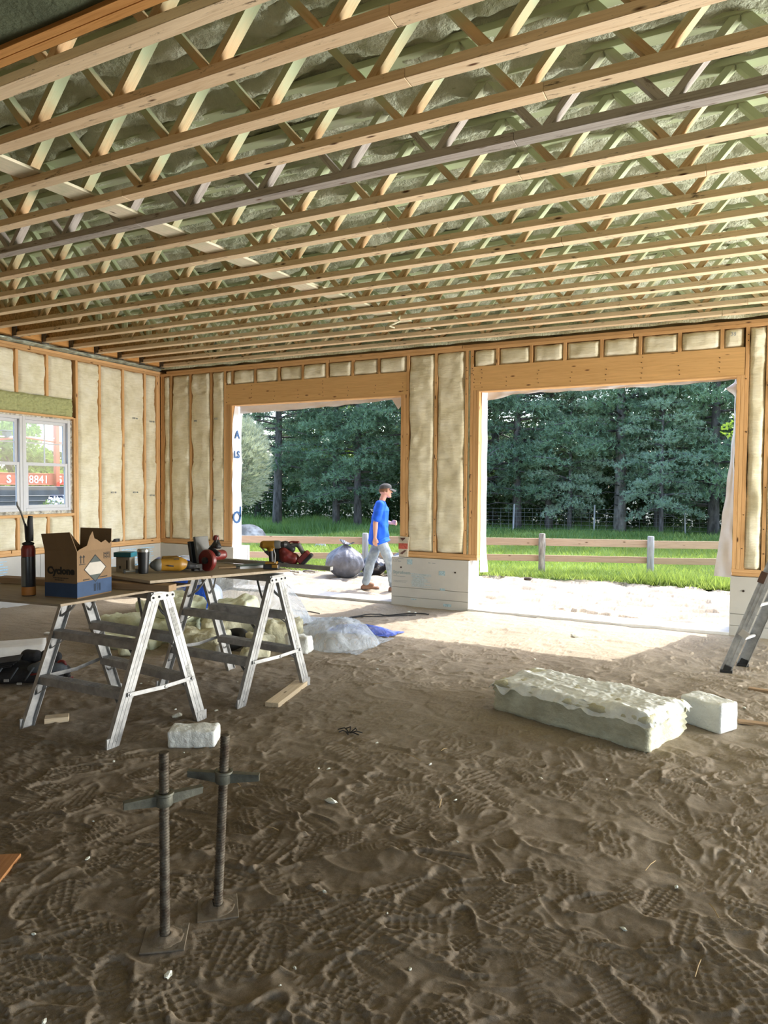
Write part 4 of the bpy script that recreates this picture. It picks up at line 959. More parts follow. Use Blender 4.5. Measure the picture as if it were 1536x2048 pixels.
# ================================================================== loose insulation
M_glassw = pm('glass_wool', (.56, .53, .37), 1, var=.12, scale=7, bmp=1, bscale=30, c2=(.70, .69, .52), spec=.05)
M_glassg = pm('glass_wool_green', (.64, .67, .46), 1, var=.08, scale=4, bmp=.8, bscale=20, c2=(.78, .81, .62), spec=.05)
M_woolwhite = pm('white_wool', (.78, .80, .76), 1, var=.08, scale=5, bmp=.9, bscale=30, spec=.05)
def fluff(name, dims, amp, seed, res=.02, sag=0, layers=0, mats=None, top_amp=1.5, parent=None, **k):
    """soft block with torn fibrous faces; layers gives a laminated look on its sides"""
    lx, ly, lz = dims; b_ = bmesh.new(); bmesh.ops.create_cube(b_, size=1)
    for ax, L in enumerate(dims):
        n = max(1, int(L / res)) - 1
        if n > 0:
            es = [e for e in b_.edges if abs(abs((e.verts[0].co - e.verts[1].co)[ax]) - 1) < 1e-4]
            bmesh.ops.subdivide_edges(b_, edges=es, cuts=n, use_grid_fill=True)
    for v in b_.verts:
        c = v.co.copy(); p = V3(c.x * lx, c.y * ly, c.z * lz); e = V3(*[1 if abs(a) > .499 else 0 for a in c])
        s = seed * 3.1
        nrm = V3(c.x * e.x, c.y * e.y, c.z * e.z); nrm = nrm.normalized() if nrm.length > 0 else nrm
        round_ = -(sum(e) - 1) * amp * .9 if sum(e) > 1 else 0
        d = amp * (nz(p.x * 9 + s, p.y * 9, p.z * 9) + .6 * nz(p.x * 24 + s, p.y * 24, p.z * 24)) * (top_amp if c.z > .49 else 1)
        if layers and c.z < .49: d += amp * .5 * math.sin((p.z + .01 * nz(p.x * 4, p.y * 4, 1)) * layers)
        p += nrm * (d + round_); p.z += lz / 2
        p.z += sag * nz(p.x * 3 + s, p.y * 3, 2) * (c.z + .5)
        if p.z < .004 or c.z < -.499: p.z = min(p.z, .002) if c.z < -.499 else max(p.z, .003)
        v.co = p
    me = bpy.data.meshes.new(name); b_.to_mesh(me); b_.free()
    for mt in (mats or [M_glassw]): me.materials.append(mt)
    for p in me.polygons: p.use_smooth = True
    return link(name, me, parent, **k)
def place(o, x, y, rz, z=None): o.location = (x, y, ground(x, y) + .0 if z is None else z); o.rotation_euler = (0, 0, rz); return o
# the big pair of batts on the right
ang = math.atan2(4.447 - 4.826, -.526 + 1.614)
big = empty('insulation_batt', (-.895, 4.90, ground(-.895, 4.90) - .004), ang, label='large thick fibreglass batt lying on the sand, torn pale facing on top', cat='insulation')
fluff('batt_core', (1.17, .56, .215), .016, 2, .018, .006, 150, [M_glassw], parent=big)
sh = MB()
def fac(u, v):
    x = -.61 + 1.22 * u; y = -.30 + .60 * v; e = min(u, 1 - u, v * .6, (1 - v) * .6)
    z = .226 + .022 * nz(x * 3, y * 3, 4) + 0.009 * nz(x * 13, y * 8, 1) + .005 * (1 - 2 * abs(nz(x * 7, y * 18, 6))) + .005 * nz(x * 40, y * 34, 2) + .018 * math.exp(-((y + .12 + .25 * x) / .04) ** 2)
    dr_ = max(0, .06 - e) / .06; z -= .055 * dr_ ** 1.5 * (1 + .7 * nz(u * 14, v * 14, 9))
    return (x + .015 * nz(v * 12, 3, u), y + .018 * nz(u * 16, 5, v) * (1 if v < .1 or v > .9 else 0), z)
obj('torn_facing', MB().grid(fac, 180, 90), pm('pale_facing', (.76, .78, .74), .85, var=.10, scale=6, bmp=.7, bscale=22), big, smooth=1)
sm = fluff('insulation_batt', (.30, .20, .19), .006, 9, .018, .004, 0, [M_woolwhite], label='small pale batt offcut tucked behind the right end of the large batt', cat='insulation'); place(sm, -.13, 5.17, -.55)
bl = fluff('insulation_batt', (.29, .165, .105), .006, 4, .012, .004, 0, [M_woolwhite], label='small white insulation block lying between sawhorse and screw jacks', cat='insulation')
place(bl, -2.965, 3.29, .50)
# heap behind the sawhorses
heap = [  # x, y, z, dims, rot(x,y,z), material, label
 (-4.62, 5.22, 0, (.52, .30, .17), (0, 0, .25), M_glassw, 'thick cream batt offcut at the near foot of the heap, framed by the sawhorse legs'),
 (-5.32, 4.98, 0, (.60, .22, .13), (0, 0, .35), M_glassg, 'long flat greenish batt at the left foot of the heap'),
 (-5.05, 4.76, 0, (.24, .14, .10), (0, 0, .5), M_glassg, 'small greenish batt piece in front of the long flat batt'),
 (-5.82, 5.38, 0, (.46, .28, .20), (0, 0, .1), M_glassg, 'greenish batt piece at the far left of the heap'),
 (-5.22, 5.45, 0, (.52, .36, .24), (.0, .0, .4), M_glassg, 'rounded greenish batt left of the nearer sawhorse leg in the heap'),
 (-5.18, 5.52, .25, (.46, .34, .20), (.10, .12, .1), M_glassg, 'crumpled greenish batt on top of the rounded one in the heap'),
 (-4.62, 5.68, 0, (.58, .38, .22), (.0, .0, .8), M_glassw, 'cream batt lying aslant in the middle of the heap'),
 (-4.60, 5.72, .23, (.44, .34, .18), (.12, -.10, .3), M_glassg, 'green-tinged batt stacked over the slanting cream batt'),
 (-5.72, 5.86, 0, (.5, .40, .30), (0, 0, 1.1), M_glassg, 'greenish batt behind the far left piece of the heap'),
 (-4.08, 5.86, 0, (.36, .30, .24), (0, 0, .6), M_glassw, 'cream batt piece at the right flank of the heap'),
 (-4.12, 5.50, 0, (.28, .20, .16), (0, 0, -.3), M_glassw, 'batt piece with frayed side at the right foot of the heap'),
 (-4.26, 5.12, 0, (.13, .12, .11), (0, 0, .4), M_woolwhite, 'small white wool cube standing before the heap'),
 (-3.98, 5.25, 0, (.26, .16, .10), (0, 0, .9), M_glassw, 'loose frayed batt piece right of the small white cube'),
 (-3.72, 5.60, 0, (.24, .18, .17), (0, 0, .3), M_woolwhite, 'pale wool block right of the frayed batt pieces'),
]
for i, (x, y, z, d, r_, mt, lab) in enumerate(heap):
    o = fluff('insulation_batt', d, .022, 20 + i, .024, .03, 0, [mt], label=lab, cat='insulation', group='heap of insulation offcuts')
    o.location = (x, y, ground(x, y) + z - .004); o.rotation_euler = r_
o = fluff('foam_block', (.62, .34, .10), .003, 77, .04, 0, 0, [M_xpsedge], label='white foam board offcut at the left edge beside the black tool bag', cat='foam'); place(o, -6.05, 4.22, .9)
# clear plastic film over the heap
def film_mat(name, tint, alpha, rough=.22):
    mt = bpy.data.materials.new(name); t, b, o = nodes(mt)
    v, oi = coords(t, (1, 1, 1)); f = tex(t, v, 4, 6, .65, 1.5)
    b.inputs['Base Color'].default_value = (*tint, 1); b.inputs['Roughness'].default_value = rough; b.inputs['Specular IOR Level'].default_value = .7
    bump(t, b, f, 1, .06); tr = t.nodes.new('ShaderNodeBsdfTransparent'); mx = t.nodes.new('ShaderNodeMixShader')
    fr = ramp(t, f, [(.35, (alpha * .7,) * 3), (.7, (min(1, alpha * 1.5),) * 3)]); t.links.new(fr, mx.inputs[0]); t.links.new(tr.outputs[0], mx.inputs[1]); t.links.new(b.outputs[0], mx.inputs[2]); t.links.new(mx.outputs[0], o.inputs[0]); return mt
M_film = film_mat('clear_film', (.66, .76, .86), .42); M_bluefilm = film_mat('blue_film', (.03, .10, .60), .85, .3)
def drape(cx, cy, rx, ry, hgt, seed, nu=70, nv=40, base=.0, fl=.35):
    def f(u, v):
        x = (u - .5) * 2; y = (v - .5) * 2; r = min(1.3, math.hypot(x, y))
        z = hgt * max(0, 1 - r ** 2.4) ** .7 + base
        z += hgt * .22 * (nz(x * 2 + seed, y * 2, 1) + .5 * nz(x * 5 + seed, y * 5, 1) + .35 * (1 - 2 * abs(nz(x * 7, y * 7, seed)))) * (1 - min(1, r) * .6)
        return (cx + x * rx * (1 + .15 * nz(y * 2, seed, 1)), cy + y * ry * (1 + .15 * nz(x * 2, seed, 5)), max(.012 + .02 * abs(nz(x * 8, y * 8, seed)), z))
    return MB().grid(f, nu, nv)
obj('plastic_film', drape(-5.25, 6.60, .95, .60, .58, 3.3), M_film, smooth=1, label='crumpled clear plastic film covering the insulation heap', cat='plastic film')
obj('plastic_film', drape(-3.62, 6.12, .46, .42, .24, 8.1), M_film, smooth=1, label='loose clear film trailing right of the heap under the far sawhorse', cat='plastic film')
obj('plastic_film', drape(-3.62, 6.72, .40, .17, .075, 5.2, 40, 20), M_bluefilm, smooth=1, label='blue-printed plastic wrapper lying on sand right of the heap', cat='wrapper')
# bulging bags of insulation wrapped in printed film, at the back of the heap
def bag(name, x, y, rx, ry, rz_, seed, mt, band, lab):
    t = empty(name, (x, y, 0), label=lab, cat='bag')
    def f(u, v):
        a = u * 2 * PI; b_ = v * PI - PI / 2; c = abs(math.cos(b_)) ** .6; s_ = math.copysign(abs(math.sin(b_)) ** .75, math.sin(b_))
        k = 1 + .05 * nz(math.cos(a) * 3 + seed, math.sin(a) * 3, v * 6) + .03 * (1 - 2 * abs(nz(math.cos(a) * 7 + seed, math.sin(a) * 7, v * 8)))
        return (rx * c * math.cos(a) * k, ry * c * math.sin(a) * k, rz_ + rz_ * s_ * k)
    obj('bag_body', MB().grid(f, 60, 30), mt, t, smooth=1)
    if band: obj('printed_band', MB().grid(lambda u, v: tuple(a * 1.012 if i < 2 else a + .002 for i, a in enumerate(f(.52 + u * .44, .50 + .36 * v))), 30, 14), band, t, smooth=1)
M_wbag = pm('white_film_bag', (.55, .62, .74), .3, var=.12, scale=4, bmp=.9, bscale=6, spec=.7); M_blueprint = pm('strong_blue_print', (.02, .10, .62), .35, var=.3, scale=14, bmp=.6, bscale=9)
bag('insulation_bag', -6.30, 6.75, .46, .33, .345, 1.0, M_wbag, M_blueprint, 'plastic insulation bag with bright blue print at the back of the heap')
bag('insulation_bag', -5.30, 6.02, .24, .20, .26, 4.0, M_wbag, M_blueprint, 'blue-printed bag glimpsed between the nearer sawhorse and the worktop')
# black tyre-like coil in the heap
obj('black_coil', MB().tube([(-4.36 + .11 * math.cos(a) , 5.40 + .09 * math.sin(a), .10 + .05 * math.sin(a)) for a in np.linspace(0, 2 * PI, 28)], .045, 10), M_rubber, smooth=50, label='dark rubber coil half hidden in the insulation heap', cat='coil')

# ================================================================== tool bag at left
M_cloth = pm('black_canvas', (.022, .022, .024), .8, var=.3, scale=20, bmp=.4, bscale=120); M_cgray = pm('grey_canvas', (.085, .10, .115), .85, var=.2, scale=10, bmp=.5, bscale=60)
tg = empty('tool_bag', (-5.06, 3.72, ground(-5.1, 3.72) - .005), .55, label='slumped black and grey tool bag with red trim on the sand at the left', cat='bag')
solid('bag_body', [((-.16, .0, .07), (.16, .15, .07), (.12, .02, .08), (.18, .15, .08)), ((-.2, .06, .12), (.11, .10, .06), (-.1, .05, .13), (.10, .10, .05))], M_cloth, .014, 4, tg)
solid('front_pocket', [((.10, -.06, .13), (.11, .07, .05), (.20, -.05, .12), (.10, .07, .05))], M_cgray, .011, 3, tg)
solid('roll_pouch', [((-.06, .07, .20), .055, (.01, .06, .20), .052)], M_cloth, .010, 2, tg); solid('roll_pouch', [((.08, .09, .19), .055, (.16, .08, .185), .05)], M_cloth, .010, 2, tg)
for k in range(4): obj('flap', MB().box((-.22 + .02 * k, -.06, .155 + .016 * k), (.20, .12, .008), rot=(.2, -.12, .1)), M_cloth, tg, bevel=.003)
for k in range(3): obj('strap', MB().tube([(-.24 + .12 * k, -.13, .05), (-.2 + .12 * k, -.16, .10), (-.17 + .12 * k, -.13, .155)], .007, 6), M_cgray, tg, smooth=1)
obj('buckle', MB().box((-.13, -.155, .06), (.035, .01, .02)).box((-.03, -.16, .035), (.035, .01, .015)), M_alu, tg)
obj('red_trim', MB().box((.28, -.06, .035), (.10, .10, .03)).tube([(.05, -.14, .10), (.12, -.15, .11), (.20, -.14, .07)], .009, 6), M_tred, tg, bevel=.001)
obj('carabiner', MB().tube([(.245 + .030 * math.cos(a), -.03, .145 + .035 * math.sin(a)) for a in np.linspace(0, 2 * PI, 16)], .012, 6), M_tred, tg, smooth=1)
solid('side_tool', [((.22, -.02, .07), .03, (.30, -.04, .06), .022)], M_cloth, .01, 1, tg)

# ================================================================== lumber bits, ladder, cable, litter
M_newlum = wood('new_lumber', (.72, .60, .42), (.60, .48, .31), rnd=.05)
def lum(x0, y0, x1, y1, w, h, lab, mt=M_newlum, z=0, cat='lumber', nm='lumber'):
    g0 = ground(x0, y0); g1 = ground(x1, y1); gm = max(ground((x0 + x1) / 2, (y0 + y1) / 2), (g0 + g1) / 2)
    return board(nm, (x0, y0, gm + h / 2 + z - .003), (x1, y1, gm + h / 2 + z - .003), w, h, mt, label=lab, cat=cat)
lum(-2.975, 4.115, -3.105, 4.70, .105, .038, 'clean two-by-four offcut on the sand at the right foot of the far sawhorse')
lum(-4.13, 3.13, -4.03, 3.24, .085, .036, 'short wood block beside the left foot of the nearer sawhorse')
lum(.05, 5.33, .42, 5.36, .06, .018, 'thin wooden batten at the right edge beyond the small batt', M_lum)
lum(.13, 6.27, .45, 6.22, .05, .018, 'thin wooden batten at the right edge near the ladder foot', M_lum)
lum(-2.60, 1.50, -2.82, 1.84, .30, .018, 'orange wooden board corner lying at the left edge in the foreground', wood('orange_board', (.45, .22, .09), (.36, .16, .06), rnd=.02), nm='wood_board')
lum(-6.55, 4.98, -6.15, 5.10, .05, .02, 'white plastic strip on the sand left of the heap', M_xpsedge, nm='plastic_strip', cat='strip')
lum(-6.5, 5.62, -6.15, 5.70, .14, .02, 'pale flat wood offcut on the sand by the left wall', nm='wood_offcut')
# leaning ladder at the right edge
ld = empty('ladder', (-.047, 6.8, ground(-.047, 6.8)), label='aluminium ladder leaning in at the right edge, rubber-shod feet on the sand', cat='ladder')
A0 = V3(0, 0, 0); A1 = V3(.86, .0 - .02, 2.45); B0 = V3(.13, .33, 0); B1 = V3(.99, .31, 2.45)
channel('rail', A0, A1, .085, .03, (0, 1, 0), ld); channel('rail', B0, B1, .085, .03, (0, -1, 0), ld)
for k in range(7):
    f = .12 + .125 * k; obj('rung', MB().tube([A0.lerp(A1, f) + V3(0, .003, 0), B0.lerp(B1, f) - V3(0, .003, 0)], .016, 10), M_alu, ld, smooth=40)
for P_ in (A0, B0): obj('foot', MB().box((P_.x + .01, P_.y, .012), (.10, .05, .024), rot=(0, .0, 0)).box((P_.x + .02, P_.y, .04), (.06, .04, .05), rot=(0, .33, 0)), M_rubber, ld, bevel=.003)
obj('spreader_block', MB().box((.27, -.01, .86), (.05, .05, .10), rot=(0, .33, 0)), pm('brown_wood', (.10, .05, .03), .7), ld)
obj('warning_tag', MB().box((.14, -.03, .36), (.07, .002, .06), rot=(0, .6, 0)), M_whitep, ld)
# cables
def cable(pts, rad, lab, mt=M_rubber, nm='cable'):
    q_ = []
    P_ = [V3(x, y, 0) for x, y in pts]
    for i in range(len(P_) - 1):
        p0 = P_[max(0, i - 1)]; p1 = P_[i]; p2 = P_[i + 1]; p3 = P_[min(len(P_) - 1, i + 2)]
        for k in range(8):
            t_ = k / 8; q_.append(.5 * ((2 * p1) + (p2 - p0) * t_ + (2 * p0 - 5 * p1 + 4 * p2 - p3) * t_ ** 2 + (3 * p1 - p0 - 3 * p2 + p3) * t_ ** 3))
    q_.append(P_[-1])
    zs = [max(ground(p.x + dx, p.y + dy) for dx in (-.03, 0, .03) for dy in (-.03, 0, .03)) for p in q_]
    for p, z in zip(q_, zs): p.z = z + rad * .7
    obj(nm, MB().tube(q_, rad, 8), mt, smooth=1, label=lab, cat='cable')
cable([(-5.4, 6.85), (-4.75, 7.05), (-4.3, 7.25), (-3.9, 7.62), (-3.55, 7.95)], .007, 'black cable on the sand from the heap toward the pier, nearer run')
cable([(-4.2, 7.30), (-3.95, 7.75), (-3.6, 8.05), (-3.42, 8.07)], .007, 'black cable curving along the foot of the pier between the openings')
cable([(-5.3, 7.25), (-4.95, 7.45), (-4.65, 7.45)], .006, 'short black cable end on the sand left of the pier')
# dark twig clump
q = MB()
for k in range(7): a = k * .9; q.tube([(-2.19, 3.88, ground(-2.19, 3.88) + .004), (-2.19 + .05 * math.cos(a), 3.88 + .03 * math.sin(a), ground(-2.19, 3.88) + .025 + .01 * math.sin(k)), (-2.19 + .09 * math.cos(a + .4), 3.88 + .05 * math.sin(a + .4), ground(-2.19, 3.88) + .012)], .004, 5)
obj('dark_twig', q, M_rubber, label='small dark clump of twigs on the sand in the middle of the floor', cat='twig')
obj('bark_chunk', MB().box((0, 0, .02), (.12, .07, .05)), pm('bark_dark', (.07, .05, .035), .9, bmp=1), bevel=.012, label='dark bark chunk on the bright sand outside the right opening', cat='bark').location = (-3.19, 11.9, .0)
# foam crumbs
M_crumb = pm('foam_crumb', (.74, .76, .68), .8, var=.1, bmp=.5)
def crumb(x, y, s, seed, lab=None, mt=None):
    b_ = bmesh.new(); bmesh.ops.create_icosphere(b_, subdivisions=2, radius=1)
    for v in b_.verts: v.co *= 1 + .55 * nz(v.co.x * 1.3 + seed, v.co.y * 1.3, v.co.z * 1.3); v.co = V3(v.co.x * s, v.co.y * s * .55, v.co.z * s * .38)
    me = bpy.data.meshes.new('foam_scrap'); b_.to_mesh(me); b_.free(); me.materials.append(mt or M_crumb)
    o = link('foam_scrap', me, label=lab or 'tiny pale foam crumb scattered on the trampled sand', cat='foam scrap', group='foam crumbs on the sand'); o.location = (x, y, ground(x, y) + s * .22); o.rotation_euler = (0, 0, seed * 1.7)
for (x, y, s, lab) in [(-1.78, 2.967, .034, 'pale foam scrap on the sand right of the screw jacks, the largest near them'), (-1.617, 1.67, .020, 'pale foam scrap in front of the nearer screw jack plate'),
    (-1.49, 7.58, .07, 'white flat scrap lying in the sunlit patch of sand'), (-3.42, 3.62, .045, 'white crumpled scrap under the nearer sawhorse'),
    (-3.62, 8.10, .03, None), (-3.72, 8.12, .025, None)]:
    crumb(x, y, s, x * 7.3, lab)
r = random.Random(77)
for k in range(60):
    y = r.uniform(1.3, 6.5); x = r.uniform(-1.2, .05) * (y * .85 + .5); crumb(x, y, r.uniform(.004, .011) * (1 + y * .12), r.uniform(0, 60))
# straw bits
q = r
for k in range(14):
    y = r.uniform(1.5, 5.5); x = r.uniform(-.9, .02) * (y * .8 + .5); a = r.uniform(0, 3); L = r.uniform(.04, .13); g = ground(x, y) + .008
    o = obj('straw', MB().tube([(0, 0, 0), (L * .5 * math.cos(a), L * .5 * math.sin(a), .006), (L * math.cos(a), L * math.sin(a), .0)], .0018, 5), bpy.data.materials.get('straw_mat') or pm('straw_mat', (.50, .36, .18), .8), label='thin straw stalk lying on the trampled sand', cat='straw', group='straw stalks on the sand'); o.location = (x, y, g)
# seed packet-like bag on the sill, dark tape roll on the left sill
pk = empty('paper_bag', (-3.99, D - .015, ZS + .001), .1, label='small printed paper bag with a red band standing on the pier sill', cat='bag')
M_paper = pm('packet_paper', (.50, .44, .34), .7, var=.15, scale=20)
obj('bag_body', MB().add([(-.062, -.03, 0), (.062, -.03, 0), (.062, .03, 0), (-.062, .03, 0), (-.066, -.03, .15), (.066, -.03, .15), (.066, .03, .15), (-.066, .03, .15), (-.080, -.008, .275), (.080, -.008, .270), (.080, .008, .270), (-.080, .008, .275)],
    [(0, 1, 2, 3), (0, 4, 5, 1), (1, 5, 6, 2), (2, 6, 7, 3), (3, 7, 4, 0), (4, 8, 9, 5), (5, 9, 10, 6), (6, 10, 11, 7), (7, 11, 8, 4), (8, 11, 10, 9)]), M_paper, pk, bevel=.002)
obj('printed_band', MB().box((0, -.031, .145), (.132, .002, .075)), pm('packet_red', (.42, .09, .06), .6, var=.3, scale=40), pk)
obj('printed_mark', MB().prism([(-.045, 0), (.02, .05), (.05, .045), (-.01, -.01)], .002, Matrix.Translation((0, -.032, .045)) @ LX).prism([(-.05, .04), (-.01, 0), (.03, .045), (.01, .02)], .002, Matrix.Translation((0, -.024, .215)) @ Matrix.Rotation(-.18, 4, 'X') @ LX), pm('packet_dark', (.10, .05, .04), .6), pk)
tp = empty('tape_roll', (XL - .01 + .0, 7.62, ZS + .077), label='dark flat tape roll lying on the left sill plate', cat='tape')
obj('roll', MB().lathe([(.03, 0), (.062, 0), (.062, .045), (.03, .045)], 24), M_tblk, tp, smooth=40); obj('core', MB().lathe([(.026, .001), (.030, .001), (.030, .046), (.026, .046)], 24), M_tgray, tp, smooth=40)

# ================================================================== outdoors: grass, fence, rock, rubbish bags
M_grassland = pm('grass_ground', (.12, .19, .045), .95, var=.2, scale=1.5, bmp=.6, bscale=18, c2=(.20, .29, .07))
def leaf_mat(name, c1, c2, trans=.35, scale=.8, rough=.6):
    mt = bpy.data.materials.new(name); t, b, o = nodes(mt)
    v, oi = coords(t, (1, 1, 1)); col = ramp(t, tex(t, v, scale, 4), [(.35, c1), (.65, c2)])
    r_ = ramp(t, oi.outputs['Random'], [(0, (.82, .86, .86)), (1, (1, 1, 1))]); col = mixc(t, 1.0, col, r_, 'MULTIPLY')
    t.links.new(col, b.inputs['Base Color']); b.inputs['Roughness'].default_value = rough; b.inputs['Specular IOR Level'].default_value = .3
    tl = t.nodes.new('ShaderNodeBsdfTranslucent'); t.links.new(mixc(t, 1.0, col, (1.0, 1.0, .7), 'MULTIPLY'), tl.inputs[0])
    mx = t.nodes.new('ShaderNodeMixShader'); mx.inputs[0].default_value = trans
    t.links.new(b.outputs[0], mx.inputs[1]); t.links.new(tl.outputs[0], mx.inputs[2]); t.links.new(mx.outputs[0], o.inputs[0]); return mt
R_ = np.random.default_rng(3)
# edge of the grass, following the yard
EX = np.array([-60, -14, -9.64, -7.25, -4.2, -2.08, -.04, 6, 40]); EY = np.array([13.5, 13.2, 12.0, 11.0, 12.1, 12.45, 12.3, 12.6, 13])
def edge_y(x): return np.interp(x, EX, EY)
gxx = np.linspace(-60, 30, 181); tt_ = np.concatenate([np.linspace(0, 4, 30), np.linspace(4.2, 13.5, 60)])
GX, TT = np.meshgrid(gxx, tt_); GY = edge_y(GX) + TT + .12 * fbm(GX * 1.5, TT * 0, 3, 4) * (TT < .5)
GZ = .012 + .035 * np.clip(TT / .4, 0, 1) + .04 * fbm(GX * .6, GY * .6, 3, 8) * np.clip(TT / 2, 0, 1) - .03 * (TT == 0)
link('lawn', np_mesh('lawn', np.stack([GX, GY, GZ], -1).reshape(-1, 3), grid_faces(181, 90), [M_grassland]), kind='structure')
M_forest = pm('forest_soil', (.035, .04, .02), 1, var=.3, scale=1)
link('outer_ground', MB().box((-5, 40, -.12), (300, 300, .02)).mesh('outer_ground', mats=[M_forest]), kind='structure')
def blades(name, x, y, z, h, w, lean, mt, **k):
    n = len(x); z = np.zeros(n) + z; a = R_.uniform(0, 2 * PI, n); b_ = R_.uniform(0, 2 * PI, n)
    V = np.zeros((n, 3, 3)); dx = np.cos(a) * w; dy = np.sin(a) * w
    V[:, 0] = np.stack([x - dx, y - dy, z], 1); V[:, 1] = np.stack([x + dx, y + dy, z], 1)
    V[:, 2] = np.stack([x + np.cos(b_) * lean * h, y + np.sin(b_) * lean * h, z + h], 1)
    return link(name, np_mesh(name, V.reshape(-1, 3), np.arange(n * 3).reshape(-1, 3), [mt], False), **k)
M_blade = leaf_mat('grass_blades', (.24, .33, .08), (.40, .50, .14), .45, .7)
n = 90000; gx_ = R_.uniform(-11, 1.8, n); t_ = R_.uniform(0, 1, n) ** 1.7 * 11; gy_ = edge_y(gx_) + t_ - .08 + R_.normal(0, .08, n)
blades('grass', gx_, gy_, .02, R_.uniform(.05, .14, n) * (1 + .1 * t_), .008 + .003 * t_, .8, M_blade, label='sunlit short grass growing beyond the sandy yard', cat='grass', kind='stuff')
M_blade2 = leaf_mat('tall_grass_blades', (.10, .19, .05), (.20, .32, .10), .4, .5)
n = 42000; gx_ = R_.uniform(-22, 3, n); gy_ = R_.uniform(19.0, 25.5, n) + np.interp(gx_, [-22, 3], [-1, 1.0])
blades('tall_grass', gx_, gy_, .0, R_.uniform(.10, .36, n) * (.6 + .5 * (vnoise(gx_ * .9, gy_ * .9, 3) + 1)), .018, .5, M_blade2, label='tall uncut grass along the foot of the pine trees', cat='grass', kind='stuff')
n = 2200; gx_ = R_.uniform(-1.6, .5, n); gy_ = edge_y(gx_) + R_.uniform(-.15, .5, n)
blades('weeds', gx_, gy_, 0, R_.uniform(.08, .28, n), .012, .6, M_blade, label='bright weeds at the edge of the grass beside the right jamb', cat='weeds', kind='stuff')

# rail fence
M_rail = wood('fence_rail', (.50, .36, .25), (.40, .28, .19), rnd=.1); M_post1 = pm('bark_post', (.23, .19, .15), .9, var=.5, scale=6, bmp=1, bscale=12, c2=(.44, .40, .34), stretch=(3, 3, .6)); M_post2 = pm('grey_post', (.36, .36, .36), .9, var=.25, scale=6, bmp=.5, stretch=(4, 4, .5))
fe = empty('rail_fence', (-3.15, 12.71, 0), label='low two-rail wooden fence across the grass beyond the yard', cat='fence')
def fpos(s): return (s * .9417, s * .3361)      # along the fence
posts = [(-3.28, M_post2, .062, .72), (0, M_post1, .062, .765), (1.919, M_post2, .062, .745), (3.9, M_post2, .05, .73), (-6.2, M_post2, .05, .70), (-9.2, M_post2, .05, .7)]
for s_, mt, rr, h in posts:
    x, y = fpos(s_); rj2 = random.Random(int(s_ * 10))
    obj('post', MB().lathe([(rr * 1.05, -.1), (rr * 1.04, .1), (rr * .95, h * .4), (rr * (1.08 if mt is M_post1 else 1), h * .7), (rr * .93, h - .012), (rr * .8, h)], 14, Matrix.Translation((x, y, 0))), mt, fe, smooth=50)
spans = [(-9.2, -6.2), (-6.2, -3.28), (-3.28, 0), (0, 1.919), (1.919, 3.9)]
for a, b_ in spans:
    for z, w in ((.590, .135), (.292, .135)):
        dz = .0 if a > -3.3 else -.10 * (1)
        p = fpos(a); q = fpos(b_); bow = .0
        off = .075
        board('rail', (p[0] - off * .336, p[1] + off * .94, z + dz * .35 + (.012 if a == 0 else 0)), (q[0] - off * .336, q[1] + off * .94, z + dz * .35 + .012), .035, w - (.02 if z < .4 else 0), M_rail, fe)
# boulder and small stone
def rock(name, x, y, dims, seed, lab, mt):
    b_ = bmesh.new(); bmesh.ops.create_icosphere(b_, subdivisions=4, radius=1)
    for v in b_.verts:
        c = v.co.copy(); k = 1 + .16 * nz(c.x * 1.5 + seed, c.y * 1.5, c.z * 1.5) + .05 * nz(c.x * 5, c.y * 5, c.z * 5 + seed)
        v.co = V3(c.x * dims[0] * k, c.y * dims[1] * k, max(-.05, (abs(c.z) ** .8 * (1 if c.z > 0 else -1)) * dims[2] * k))
    me = bpy.data.meshes.new(name); b_.to_mesh(me); b_.free(); me.materials.append(mt)
    for p in me.polygons: p.use_smooth = True
    o = link(name, me, label=lab, cat='rock'); o.location = (x, y, .02); o.rotation_euler = (0, 0, .3); return o
M_rock = pm('granite', (.30, .29, .28), .9, var=.35, scale=4, bmp=.9, bscale=9, c2=(.52, .51, .49))
rock('boulder', -12.55, 15.95, (.72, .5, .46), 3, 'large grey boulder on the grass seen at the left of the left opening', M_rock)
rock('stone', -9.35, 15.0, (.17, .15, .16), 8, 'small pale stone on the grass right of the boulder', M_rock)

# rubbish bags
def trash(x, y, rx, ry, h, seed, mt, lab, knot=True, tilt=0):
    t = empty('trash_bag', (x, y, ground(x, y) - .02), tilt, label=lab, cat='trash bag')
    def f(u, v):
        a = u * 2 * PI; z = v
        prof = math.sin(min(1, (z + .10) / .55) * PI / 2) * (1 if z < .5 else max(0.05, math.cos((z - .5) / .5 * PI / 2) ** .80))
        cr = 1 - 2 * abs(nz(math.cos(a) * 2.4 + seed, math.sin(a) * 2.4, z * 2.2)); c2 = 1 - 2 * abs(nz(math.cos(a) * 5 + seed, math.sin(a) * 5 + 4, z * 6 + seed))
        k = prof * (1 + .035 * math.sin(a * 9 + 3 * math.sin(z * 5 + seed)) * (z > .2) + .14 * nz(math.cos(a) * 1.5, math.sin(a) * 1.5 + seed, z * 1.6) + .06 * cr + .035 * c2 + (.06 * math.sin(a * 11 + seed) * max(0, z - .45)))
        return (rx * k * math.cos(a), ry * k * math.sin(a), h * z)
    obj('bag_body', MB().grid(f, 90, 46), mt, t, smooth=1)
    if knot:
        obj('bag_neck', MB().grid(lambda u, v: ((.035 + .09 * v ** 1.5 * (1 + .3 * math.sin(u * 14 * PI))) * math.cos(u * 2 * PI) + .03 * v, (.03 + .08 * v ** 1.5) * math.sin(u * 2 * PI), h * .955 + (.075 - .04 * math.sin(u * 9)) * v), 56, 6), mt, t, smooth=1)
